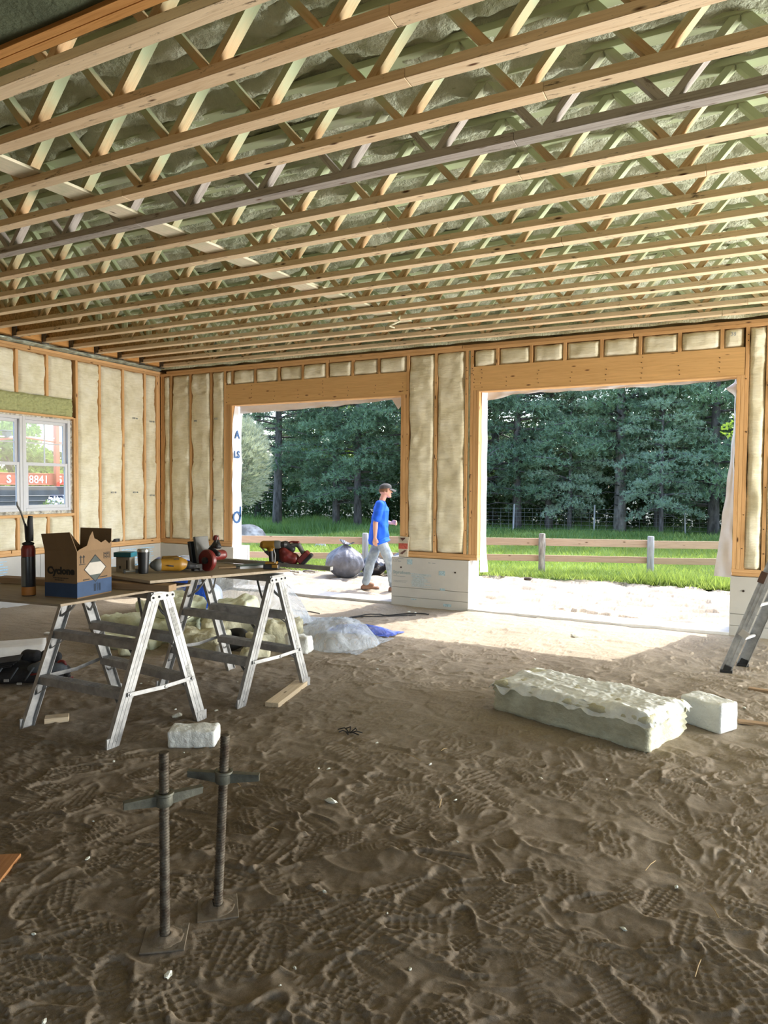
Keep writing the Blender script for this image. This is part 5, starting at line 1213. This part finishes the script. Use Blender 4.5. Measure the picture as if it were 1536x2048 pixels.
M_tbag = pm('grey_bin_liner', (.10, .105, .125), .38, var=.12, scale=7, bmp=1, bscale=14, spec=.5, c2=(.15, .155, .18)); M_tbag2 = pm('black_bin_liner', (.015, .015, .02), .25, var=.3, bmp=.6, bscale=8, spec=.8)
trash(-6.13, 10.66, .33, .30, .60, 1.7, M_tbag, 'large grey plastic rubbish bag with a knotted top, left of the walking person')
trash(-5.83, 11.16, .24, .24, .40, 5.2, M_tbag2, 'black rubbish bag slumped between the two grey bags', False)
trash(-5.22, 11.32, .34, .28, .50, 9.4, M_tbag, 'grey rubbish bag behind the legs of the walking person')
for i, (x, y, L, lab) in enumerate([(-7.3, 10.55, .5, 'thin dark stick lying on the sand left of the rubbish bags'), (-6.95, 10.75, .25, 'short dark stick by the grass edge left of the rubbish bags')]):
    obj('stick', MB().tube([(x - L / 2, y, .035), (x, y + .03, .05), (x + L / 2, y + .02, .035)], .018, 6), M_post1, label=lab, cat='stick', smooth=1)

# ================================================================== trees
def orth(d):
    a = np.cross(d, [0, 0, 1.0]); l = np.linalg.norm(a, axis=1, keepdims=True); a = a / np.maximum(l, 1e-6); return a, np.cross(d, a)
def needle_tufts(C, Dn, n, ln, wd, spread, rg):
    """C (m,3) tuft centres, Dn (m,3) directions -> triangles"""
    m = len(C); C = np.repeat(C, n, 0); Dn = np.repeat(Dn, n, 0)
    d = Dn + rg.normal(0, spread, (m * n, 3)); d /= np.linalg.norm(d, axis=1, keepdims=True)
    L = rg.uniform(.6, 1.1, (m * n, 1)) * ln; s = rg.normal(0, 1, (m * n, 3)); s -= (s * d).sum(1, keepdims=True) * d; s /= np.linalg.norm(s, axis=1, keepdims=True)
    V = np.stack([C - s * wd, C + s * wd, C + d * L], 1); return V.reshape(-1, 3)
M_bark = pm('pine_bark', (.085, .075, .07), .95, var=.4, scale=8, bmp=1, bscale=18, c2=(.17, .155, .15), stretch=(1, 1, .3))
M_needle = [leaf_mat('pine_needles_dark', (.15, .235, .155), (.24, .35, .23), .33, .5), leaf_mat('pine_needles_mid', (.20, .31, .20), (.30, .43, .28), .36, .5), leaf_mat('pine_needles_pale', (.34, .46, .34), (.48, .60, .46), .38, .5)]
def pine_meshes(seed, H=11.5, z0=1.7, R=3.1, dens=1.0, needle=.16):
    rg = np.random.default_rng(seed); br = MB(); C = []; Dn = []
    z = z0; az = rg.uniform(0, 6)
    while z < H - .3:
        f = (z - z0) / (H - z0); nb = 5 if f < .8 else 4
        for b_ in range(nb):
            az += 2 * PI / nb + rg.normal(0, .35); L = R * (1.0 - .75 * f ** 1.3) * rg.uniform(.6, 1.1) * (.75 + .25 * min(1, f * 5))
            if rg.random() < .07: continue
            rise = .10 + .5 * f + rg.normal(0, .08); zz = z + rg.normal(0, .12)
            pts = []; 
            for k in range(6):
                s = k / 5; pts.append((math.cos(az + .15 * s) * L * s, math.sin(az + .15 * s) * L * s, zz + L * (rise * s - .30 * s * s + .10 * s ** 3)))
            br.tube(pts, [.045 * (1 - f * .6) * (1 - .85 * k / 5) + .004 for k in range(6)], 4, cap=False)
            P_ = np.array(pts); nt_ = int(50 * dens * L)
            s = rg.uniform(.22, 1.02, nt_) ** .75; idx = np.clip(s * 5, 0, 4.999); i0 = idx.astype(int); fr = (idx - i0)[:, None]
            c = P_[i0] * (1 - fr) + P_[i0 + 1] * fr
            dr_ = np.array([math.cos(az), math.sin(az), 0]); sd_ = np.array([-math.sin(az), math.cos(az), 0])
            wdt = .40 * L * np.sin(np.clip(s, 0, 1) * PI * .80) * .62 + .10
            lat = rg.normal(0, .55, nt_) * wdt
            c = c + sd_ * lat[:, None] + np.stack([np.zeros(nt_), np.zeros(nt_), rg.normal(.0, .10, nt_) - .05 * s ** 3 * L], 1)
            d = dr_ * .9 + sd_ * np.sign(lat)[:, None] * .5 + np.array([0, 0, .55]) + rg.normal(0, .25, (nt_, 3))
            C.append(c); Dn.append(d / np.linalg.norm(d, axis=1, keepdims=True))
        z += rg.uniform(.38, .60) * (1 - .3 * f)
    # top leader tufts
    C = np.concatenate(C); Dn = np.concatenate(Dn)
    V = needle_tufts(C, Dn, 8, needle, .0150, .60, rg)
    # dead snags under the crown
    for k in range(9):
        a = rg.uniform(0, 6.3); zz = rg.uniform(.9, z0 + .6); L = rg.uniform(.6, 1.8)
        br.tube([(0, 0, zz), (math.cos(a) * L * .5, math.sin(a) * L * .5, zz + .05), (math.cos(a) * L, math.sin(a) * L, zz - .12)], [.022, .014, .005], 4, cap=False)
    tr = MB().tube([(0, 0, -.2), (.02, .0, 1.2), (.05, .03, 3.0), (.03, .06, 6), (0, 0, H)], [.20, .17, .145, .10, .02], 10)
    return (tr.mesh('trunk', True), br.mesh('branches', False), np_mesh('needles', V, np.arange(len(V)).reshape(-1, 3), [], False))
M_pale_bark = pm('pale_pine_bark', (.20, .18, .165), .95, var=.4, scale=8, bmp=1, bscale=18, c2=(.36, .34, .31), stretch=(1, 1, .3))
PM = [pine_meshes(11), pine_meshes(23, 12.5, 1.3, 2.9), pine_meshes(37, 10.5, 1.5, 2.6, 1.1), pine_meshes(41, 12, 2.5, 3.2, .9)]
_mm = {}
def withmat(me, mt):
    key = (me.name, mt.name)
    if key not in _mm: c = me.copy(); c.materials.clear(); c.materials.append(mt); _mm[key] = c
    return _mm[key]
def pine(x, y, v, nm, sc, rz, lab, group=None, thick=1.0):
    t = empty('pine_tree', (x, y, 0), rz, label=lab, cat='tree', group=group); t.scale = (sc, sc, sc)
    a, b_, c = PM[v]
    tk = link('trunk', withmat(a, M_pale_bark if 'thick pale' in lab and 'with thick' in lab else M_bark), t); tk.scale = (thick, thick, 1); link('branches', withmat(b_, M_bark), t, kind='stuff'); link('needles', withmat(c, M_needle[nm]), t, kind='stuff')
G_ = 'row of pine trees beyond the fence'
pine(-15.6, 21.9, 3, 0, .98, .3, 'dark pine behind the silvery willow, thick trunk just right of its crown', G_)
pine(-13.4, 22.6, 1, 0, .95, 2.1, 'dark pine whose trunk stands about the middle of the left opening', G_, .8)
pine(-12.3, 22.3, 0, 1, .90, 4.0, 'green pine with broad low tiers directly left of the walking person in the left opening', G_, .9)
pine(-10.2, 23.2, 3, 0, 1.0, 1.0, 'dark pine hidden mostly behind the pier between the openings', G_)
pine(-7.9, 23.2, 1, 0, 1.0, 5.2, 'dark pine at the left edge of the right opening, beside its jamb', G_)
pine(-6.70, 23.5, 3, 0, 1.02, 3.3, 'tall pine with slim straight trunk, second from the left in the right opening', G_, .85)
pine(-5.75, 24.1, 2, 1, .86, 2.7, 'bushy mid-green pine right above the bark-covered fence post', G_, .9)
pine(-3.45, 24.4, 3, 1, 1.0, 1.3, 'pine with thick pale grey trunk in the middle of the right opening', G_, 1.15)
pine(-4.95, 23.6, 2, 2, .62, .5, 'pale young pine with feathery top left of the thick pale trunk', G_, .7)
pine(-2.3, 25.2, 2, 1, .98, 4.4, 'pine with low sweeping tiers right of the thick pale trunk', G_, .9)
pine(-2.05, 23.3, 2, 2, .66, 2.9, 'pale feathery young pine a little right of the thick pale trunk', G_, .6)
pine(-.6, 24.4, 1, 1, 1.0, 3.8, 'broad green pine at the right edge of the right opening', G_)
pine(1.6, 24.6, 0, 0, 1.0, .8, 'dark pine just beyond the right jamb of the right opening', G_)
for i, (x, y, v) in enumerate([(-20, 26.5, 0), (-17.6, 28, 2), (-14.4, 29, 2), (-11.5, 28.5, 2), (-9, 28, 3), (-5.4, 29, 2), (-3.4, 30, 3), (-1.2, 29.6, 2), (1.2, 30, 2), (3.5, 28, 0)]):
    pine(x, y, v, 0, 1.0 + .1 * math.sin(i * 5), i * 1.3, 'dense dark pine in the second row, ' + ['leftmost behind the willow', 'behind the willow crown', 'left part of the left opening', 'behind the walking person', 'behind the pier', 'left part of the right opening', 'behind the thick pale trunk', 'right of the thick pale trunk', 'near the right jamb', 'beyond the right jamb'][i], 'second row of pines')
# leafy undergrowth and broadleaf trees far behind, lit from behind
def leaf_cloud(name, blobs, n, size, mt, seed, **k):
    rg = np.random.default_rng(seed); Vs = []
    tot = sum(b_[3] * b_[4] for b_ in blobs)
    for x, y, z, rx, rz_ in blobs:
        m_ = int(n * rx * rz_ / tot); u = rg.normal(0, 1, (m_, 3)); u /= np.linalg.norm(u, axis=1, keepdims=True); rad = rg.uniform(.35, 1, (m_, 1)) ** .4
        lump = 1 + .25 * vnoise(u[:, 0] * 3 + x, u[:, 2] * 3 + z, seed)[:, None]
        C = np.array([x, y, z]) + u * rad * lump * np.array([rx, rx, rz_]); a = rg.normal(0, 1, (m_, 3)); a /= np.linalg.norm(a, axis=1, keepdims=True); b_ = np.cross(a, rg.normal(0, 1, (m_, 3))); b_ /= np.linalg.norm(b_, axis=1, keepdims=True)
        s = size * rg.uniform(.6, 1.3, (m_, 1)); Vs.append(np.stack([C - a * s, C + b_ * s * .5, C + a * s, C - b_ * s * .5], 1).reshape(-1, 3))
    V = np.concatenate(Vs); return link(name, np_mesh(name, V, np.arange(len(V)).reshape(-1, 4), [mt], False), **k)
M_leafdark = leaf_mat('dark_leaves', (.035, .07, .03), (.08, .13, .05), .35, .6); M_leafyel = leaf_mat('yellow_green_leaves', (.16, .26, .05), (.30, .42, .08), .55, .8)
rb = random.Random(6)
for i in range(3):
    x0 = -21 + i * 9
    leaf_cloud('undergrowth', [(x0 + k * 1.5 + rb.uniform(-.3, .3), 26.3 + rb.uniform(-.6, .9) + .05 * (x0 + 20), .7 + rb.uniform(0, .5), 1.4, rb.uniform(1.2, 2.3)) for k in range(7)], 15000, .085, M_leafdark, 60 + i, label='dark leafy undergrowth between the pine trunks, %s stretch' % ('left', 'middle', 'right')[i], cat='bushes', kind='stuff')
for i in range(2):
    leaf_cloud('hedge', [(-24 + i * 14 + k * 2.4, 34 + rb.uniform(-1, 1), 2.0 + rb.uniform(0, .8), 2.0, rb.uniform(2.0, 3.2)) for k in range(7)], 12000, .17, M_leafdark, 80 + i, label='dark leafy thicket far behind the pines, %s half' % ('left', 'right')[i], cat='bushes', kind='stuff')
def broadleaf(x, y, h, r_, mt, seed, lab, n=9000, size=.10, group=None):
    t = empty('broadleaf_tree', (x, y, 0), label=lab, cat='tree', group=group)
    rg = random.Random(seed)
    obj('trunk', MB().tube([(0, 0, -.1), (.1, 0, h * .4), (0, .1, h * .8)], [.16, .11, .03], 8), M_bark, t, smooth=1)
    q = MB(); bl_ = []
    for k in range(9):
        a = k * 2.4; rr = r_ * rg.uniform(.3, .8); zz = h * rg.uniform(.35, .95); q.tube([(0, 0, zz * .6), (rr * .6 * math.cos(a), rr * .6 * math.sin(a), zz * .85), (rr * math.cos(a), rr * math.sin(a), zz)], [.05, .03, .01], 5); bl_.append((rr * math.cos(a), rr * math.sin(a), zz, r_ * .5, r_ * .42))
    obj('branches', q, M_bark, t, kind='stuff'); leaf_cloud('leaves', bl_, n, size, mt, seed, parent=t, kind='stuff')
broadleaf(-16.5, 30, 5.5, 3.0, M_leafyel, 5, 'yellow-green broadleaf tree glowing between pine trunks in the left opening', 8000)
broadleaf(-13.0, 31, 4.6, 2.4, M_leafyel, 6, 'small sunlit broadleaf tree behind the pines left of the walking person', 7000)
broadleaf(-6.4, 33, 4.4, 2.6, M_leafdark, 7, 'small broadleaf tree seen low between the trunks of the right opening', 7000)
broadleaf(.95, 16.8, 3.9, 1.15, M_leafyel, 9, 'bright yellow-green leafy tree peeking in at the right jamb', 3500, .06)
# silvery willow bush at the left
wt = empty('willow_tree', (-12.75, 15.2, 0), label='round silvery grey-green willow at the left edge of the left opening', cat='tree')
rg = np.random.default_rng(8); m_ = 5200
u_ = rg.normal(0, 1, (m_, 3)); u_ /= np.linalg.norm(u_, axis=1, keepdims=True); rad = rg.uniform(.2, 1, (m_, 1)) ** .45
C = np.array([0, 0, 2.35]) + u_ * rad * np.array([1.38, 1.38, 1.42]) * (1 + .13 * vnoise(u_[:, 0] * 2.5, u_[:, 2] * 2.5, 4)[:, None])
Dn = u_ * .7 + np.array([0, 0, .55]); Dn /= np.linalg.norm(Dn, axis=1, keepdims=True)
V = needle_tufts(C, Dn, 8, .20, .009, .30, rg)
link('leaves', np_mesh('leaves', V, np.arange(len(V)).reshape(-1, 3), [leaf_mat('silver_leaves', (.34, .38, .30), (.52, .56, .46), .4, .8)], False), wt, kind='stuff')
q = MB(); rw = random.Random(2)
for k in range(34):
    a = rw.uniform(0, 6.3); l = rw.uniform(.4, 1.25); zz = rw.uniform(1.6, 3.4); q.tube([(0, 0, .5), (l * .35 * math.cos(a), l * .35 * math.sin(a), 1.1), (l * math.cos(a), l * math.sin(a), zz)], [.035, .02, .006], 5, cap=False)
obj('branches', q, pm('willow_bark', (.17, .15, .12), .9), wt, kind='stuff'); obj('trunk', MB().tube([(0, 0, -.1), (0, 0, .6), (.05, 0, 1.1)], [.13, .10, .07], 8), M_bark, wt, smooth=1)
# wire fence with leaning posts under the trees
wf_ = empty('wire_fence', (-6, 22.9, 0), label='thin wire mesh fence with leaning posts along the foot of the pines', cat='fence')
q = MB()
for k in range(7): q.tube([(-3 + 0, -.9, .12 + .13 * k), (9, 2.6, .12 + .13 * k)], .005, 4, cap=False)
for k in range(48): x = -3 + k * .25; q.tube([(x, -.9 + (x + 3) * .29, .1), (x, -.9 + (x + 3) * .29, .92)], .004, 4, cap=False)
obj('wire_mesh', q, pm('wire_gray', (.22, .23, .22), .5, .5), wf_, kind='stuff')
for x, ln in ((-2.2, .0), (-1.5, .02), (-.6, .03), (1.9, 0), (4.6, -.05), (5.5, -.10), (6.4, -.12), (7.5, -.16)):
    y = -.92 + (x + 3) * .29; obj('post', MB().tube([(x, y, 0), (x + ln, y, 1.05)], .028, 6), M_post2, wf_, smooth=50)

# ================================================================== outside the window: red trailer rack, shed, tree, flowers
M_tr = pm('machine_red', (.50, .085, .045), .45, spec=.5, var=.12, scale=3); M_white = pm('lettering_white', (.82, .82, .82), .5); M_dark = pm('machine_dark', (.05, .06, .075), .5, var=.3, scale=3)
rk = empty('red_trailer', (-13.2, 9.6, 0), label='red steel trailer with white number seen through the window', cat='trailer')
# beam runs along y, side facing +x toward the window
obj('side_beam', MB().box((0, .3, 1.70), (.10, 5.0, .245)).box((.055, .3, 1.815), (.02, 5.0, .02)).box((.055, .3, 1.585), (.02, 5.0, .02)), M_tr, rk, bevel=.004)
text('lettering', '8841', .235, Matrix.Translation((.056, .045, 1.615)) @ FACE_X, M_white, rk, ext=.002); text('lettering', 'S', .22, Matrix.Translation((.056, -.45, 1.62)) @ FACE_X, M_white, rk, ext=.002, bold=.006); text('lettering', '5', .22, Matrix.Translation((.056, .74, 1.62)) @ FACE_X, M_white, rk, ext=.002, bold=.006)
for y in (.69, -1.9, 2.75): obj('post', MB().box((.09, y, 1.75), (.09, .09, 2.6)), M_tr, rk, bevel=.004)
obj('top_rail', MB().tube([(.08, -1.9, 2.30), (.08, -.05, 2.56), (.08, .69, 2.50), (.08, 2.75, 2.45)], .022, 8), M_tr, rk, smooth=50)
obj('top_rail', MB().tube([(.08, -1.9, 2.50), (.08, -.05, 2.56), (.08, .69, 2.58)], .014, 8), M_white, rk, smooth=50)
obj('chassis', MB().box((0, .3, 1.15), (.9, 5.0, .80)).box((.46, .3, 1.36), (.02, 4.9, .02)).box((.46, .3, 1.25), (.02, 4.9, .015)), M_dark, rk, bevel=.01)
for y in (-1.2, 2.2): obj('wheel', MB().lathe([(.12, -.12), (.38, -.12), (.42, -.08), (.42, .08), (.38, .12), (.12, .12)], 24, Matrix.Translation((.1, y, .42)) @ Matrix.Rotation(PI / 2, 4, 'Y')), M_rubber, rk, smooth=40)
obj('lamp_bracket', MB().box((.1, -.48, 2.66), (.16, .22, .02)).box((.1, -.46, 2.60), (.12, .12, .12), rot=(.4, 0, 0)), M_dark, rk, bevel=.004)
fb = empty('flower_bush', (-12.0, 9.35, 0), label='bush with white blossom in front of the red trailer outside the window', cat='bush')
leaf_cloud('leaves', [(0, 0, .95, .38, .35), (-.1, .35, .9, .3, .3)], 1500, .035, M_leafyel, 31, parent=fb, kind='stuff'); leaf_cloud('blossom', [(.12, .0, 1.22, .22, .13), (.0, .22, 1.15, .2, .12)], 420, .035, M_white, 32, parent=fb, kind='stuff')
obj('stems', MB().tube([(0, 0, 0), (0, .02, .9)], .02, 6).tube([(0, 0, 0), (-.1, .3, .9)], .015, 6), M_bark, fb, kind='stuff')
broadleaf(-17.6, 12.6, 3.6, 1.05, M_leafyel, 41, 'light green maple-like tree outside the window, left of the red post', 4200, .085)
broadleaf(-19.5, 14.6, 2.7, 1.0, M_leafdark, 43, 'low darker leafy tree outside the window behind the red post', 2600, .085)
broadleaf(-17.0, 10.6, 4.0, 1.2, M_leafyel, 45, 'light green tree at the far left outside the window', 4200, .085)

# ================================================================== the walking person
# figure frame: x forward (the way the person walks), y to the person's left, z up; origin on the ground between the feet
M_skin = pm('skin', (.62, .34, .25), .55, var=.06, scale=8, spec=.35); M_shirt = pm('blue_tshirt', (.012, .115, .72), .85, var=.10, scale=6, bmp=.35, bscale=12); M_jean = pm('light_jeans', (.25, .31, .37), .9, var=.22, scale=7, bmp=.35, bscale=14, c2=(.40, .46, .50))
M_cap = pm('cap_charcoal', (.055, .055, .055), .85, var=.2, scale=12); M_hair = pm('brown_hair', (.16, .08, .04), .8); M_boot = pm('tan_boot', (.24, .13, .08), .8, var=.15); M_sole = pm('boot_sole', (.08, .06, .05), .9)
pg = ground(-4.85, 9.56)
man = empty('person', (-4.875, 9.56, pg), math.atan2(.45, .893) , label='person in blue t-shirt, light jeans and dark cap walking past the left opening', cat='person')
# joints
HIP = {'r': (-.005, -.085, .80), 'l': (-.015, .085, .80)}
KNE = {'r': (.150, -.085, .475), 'l': (-.150, .085, .450)}
ANK = {'r': (.205, -.085, .085), 'l': (-.225, .085, .105)}
TOE = {'r': (.36, -.10, .030), 'l': (-.06, .10, .030)}
SHO = {'r': (-.005, -.175, 1.335), 'l': (.005, .175, 1.335)}
ELB = {'r': (-.075, -.225, 1.055), 'l': (.01, .235, 1.075)}
WRI = {'r': (-.080, -.215, .840), 'l': (.165, .17, 1.04)}
body = []
body += [((0, 0, .84), (.105, .150, .10), (.0, 0, 1.02), (.092, .132, .10)), ((0, 0, 1.02), (.092, .132, .10), (0, 0, 1.22), (.108, .160, .12)), ((0, 0, 1.25), (.098, .155, .10), (.005, 0, 1.34), (.070, .12, .06)),
         ((.012, 0, 1.36), .052, (.045, 0, 1.46), .048)]
for s in 'rl':
    body += [(HIP[s], .088, KNE[s], .056), (KNE[s], .056, ANK[s], .036), (ANK[s], .038, TOE[s], .034),
             (SHO[s], .052, ELB[s], .038), (ELB[s], .040, tuple(V3(*ELB[s]).lerp(V3(*WRI[s]), .35)), .038), (tuple(V3(*ELB[s]).lerp(V3(*WRI[s]), .35)), .038, WRI[s], .025)]
    body += [((0, -.10 if s == 'r' else .10, 1.33), .055, SHO[s], .052)]
# head: skull, face, jaw, nose, brow, ears, lips
HX, HZ = .078, 1.535
body += [((HX - .018, 0, HZ + .022), (.088, .072, .082), (HX + .004, 0, HZ + .010), (.078, .068, .084)), ((HX + .030, 0, HZ - .030), (.048, .052, .058), (HX + .048, 0, HZ - .070), (.034, .036, .026)),
         ((HX - .015, 0, HZ - .05), .05, (.048, 0, 1.46), .048), ((HX + .078, 0, HZ + .012), .010, (HX + .096, 0, HZ - .016), .0105), ((HX + .074, 0, HZ - .040), (.012, .022, .006), (HX + .075, 0, HZ - .052), (.011, .020, .006)),
         ((HX + .073, 0, HZ - .078), .015, (HX + .073, 0, HZ - .080), .015), ((HX + .066, -.03, HZ + .024), (.014, .02, .007), (HX + .066, .03, HZ + .024), (.014, .02, .007))]
for sy in (-1, 1): body += [((HX - .012, sy * .072, HZ + .012), (.016, .007, .020), (HX - .018, sy * .070, HZ - .014), (.011, .006, .012))]
# hands: palm and five fingers each
def hand(w, fwd, side, palmn, curl, sc=1.0):
    """w wrist, fwd direction of the fingers, side = toward the thumb, palmn = palm facing"""
    f = V3(*fwd).normalized(); sd_ = V3(*side); sd_ = (sd_ - f * sd_.dot(f)).normalized(); pn = f.cross(sd_); pn = pn if pn.dot(V3(*palmn)) > 0 else -pn
    w = V3(*w); L = []; c0 = w + f * .018; c1 = w + f * .072
    for k in range(4): L.append((tuple(c0 + sd_ * (.012 - .008 * k)), .017, tuple(c1 + sd_ * (.027 - .018 * k)), .0125))
    for k, ln in enumerate((.066, .074, .069, .054)):
        p = c1 + sd_ * (.030 - .020 * k); a = .0; r = .0095 - .0006 * (k == 3)
        for j, fr in enumerate((.44, .32, .24)):
            a += curl * (.5 if j == 0 else .75) * (1 + .10 * k); q_ = p + (f * math.cos(a) + pn * math.sin(a)) * ln * fr
            L.append((tuple(p), r, tuple(q_), r * .92)); p = q_; r *= .93
    p = c0 + sd_ * .022 + f * .008; d1 = (f * .75 + sd_ * .62 + pn * .25).normalized(); q_ = p + d1 * .034; L.append((tuple(p), .0135, tuple(q_), .0105)); d2 = (f * .85 + sd_ * .1 + pn * .5).normalized(); L.append((tuple(q_), .0105, tuple(q_ + d2 * .028), .0088))
    return L
body += hand(WRI['r'], (-.02, .02, -1), (1, -.25, 0), (.1, 1, 0), .42)
body += hand(WRI['l'], (.85, -.25, .12), (-.1, -.35, 1), (0, -1, 0), 1.15)
solid('body', body, M_skin, .0065, 3, man)
obj('eyes', MB().lathe([(.001, -.006), (.008, -.002), (.008, .002), (.001, .006)], 10, Matrix.Translation((HX + .071, -.028, HZ + .008)) @ Matrix.Rotation(PI / 2, 4, 'Y')).lathe([(.001, -.006), (.008, -.002), (.008, .002), (.001, .006)], 10, Matrix.Translation((HX + .071, .028, HZ + .008)) @ Matrix.Rotation(PI / 2, 4, 'Y')), M_hair, man, smooth=1)
# hair below the cap, cap with brim
def hr(u, v):
    a = 1.15 + u * (2 * PI - 2.3); b_ = -.34 + v * .8; return (HX - .012 + .0955 * math.cos(a) * math.cos(b_), .0790 * math.sin(a) * math.cos(b_), HZ + .022 + .088 * math.sin(b_) + (.004 * nz(u * 40, v * 3, 1)))
obj('hair', MB().grid(hr, 40, 12), M_hair, man, smooth=1)
def cp(u, v):
    a = u * 2 * PI; b_ = v * PI / 2; c = math.cos(b_) ** .8; return (HX - .008 + .098 * c * math.cos(a), .084 * c * math.sin(a), HZ + .045 + .078 * math.sin(b_) ** .9 + .010 * math.cos(a) * (1 - v))
cap_o = obj('cap', MB().grid(cp, 40, 12), M_cap, man, smooth=1)
obj('cap_brim', MB().grid(lambda u, v: (HX + .060 + .105 * v * math.cos((u - .5) * 1.5) , (u - .5) * .150 * (1 - .22 * v), HZ + .052 - .020 * v - .022 * (2 * u - 1) ** 2 - .018 * v * v), 20, 10), M_cap, cap_o, smooth=1)
obj('cap_brim', MB().grid(lambda u, v: (HX + .060 + .105 * v * math.cos((u - .5) * 1.5) , (u - .5) * .150 * (1 - .22 * v), HZ + .048 - .020 * v - .022 * (2 * u - 1) ** 2 - .018 * v * v), 20, 10), M_cap, cap_o, smooth=1)
# t-shirt: loose, hanging below the hips
sh_ = [((0, 0, 1.25), (.118, .172, .10), (.006, 0, 1.355), (.080, .115, .050)), ((0, 0, 1.25), (.122, .176, .10), (-.018, 0, 1.02), (.146, .172, .10)), ((-.018, 0, 1.02), (.146, .172, .10), (-.022, 0, .78), (.168, .19, .06)),
       ((-.022, 0, .78), (.168, .19, .06), (-.02, 0, .735), (.172, .194, .035))]
for s in 'rl':
    e = V3(*SHO[s]).lerp(V3(*ELB[s]), .70); sh_ += [((0, (-.09 if s == 'r' else .09), 1.335), .064, SHO[s], .066), (SHO[s], .068, tuple(e), .072)]
so_ = solid('t_shirt', sh_, M_shirt, .009, 3, man)
# folds, and a hem that rises to the front
me = so_.data
for v in me.vertices:
    c = v.co
    f_ = .007 * math.sin((c.z * 26 + c.x * 20 + 6 * nz(c.x * 4, c.y * 4, c.z * 3))) * (1 if c.z < 1.25 else .4) + .010 * nz(c.x * 11, c.y * 11, c.z * 7)
    n_ = V3(c.x, c.y, 0); n_ = n_.normalized() if n_.length > .02 else V3(0, 0, 0); c += n_ * f_
    if c.z < .80: c.z += .055 * max(0, c.x + .06) / .2 * 1.0
# jeans
je = [((-.01, 0, .86), (.112, .155, .07), (-.01, 0, .79), (.122, .165, .075))]
for s in 'rl':
    k_ = V3(*KNE[s]); a_ = V3(*ANK[s]); je += [(HIP[s], .088, tuple(k_), .078), (tuple(k_), .082, tuple(k_.lerp(a_, .93)), .064)]
jo = solid('jeans', je, M_jean, .009, 3, man)
for v in jo.data.vertices:
    c = v.co; low = max(0, (.32 - c.z) / .3)
    n_ = V3(nz(c.x * 14, c.y * 14, c.z * 16), nz(c.x * 14 + 5, c.y * 14, c.z * 16), 0); c += n_ * (.008 + .010 * low)
# boots
for s in 'rl':
    a_ = V3(*ANK[s]); t_ = V3(*TOE[s]); h_ = V3(a_.x - .035, a_.y, .035)
    solid('boot', [(tuple(a_ + V3(0, 0, .05)), .050, tuple(a_), .048), (tuple(h_), .043, tuple(t_), (.050, .043, .032)), (tuple(a_), .046, tuple(a_.lerp(t_, .6) + V3(0, 0, .012)), .040)], M_boot, .008, 2, man)
    obj('boot_sole', MB().prism([(h_.x - .045, -.035), (h_.x - .02, -.042), (h_.x + .10, -.036), (t_.x, -.047), (t_.x + .045, -.03), (t_.x + .052, 0), (t_.x + .045, .03), (t_.x, .047), (h_.x + .10, .036), (h_.x - .02, .042), (h_.x - .045, .035)], .018, Matrix.Translation((0, a_.y, .009))), M_sole, man, bevel=.003)
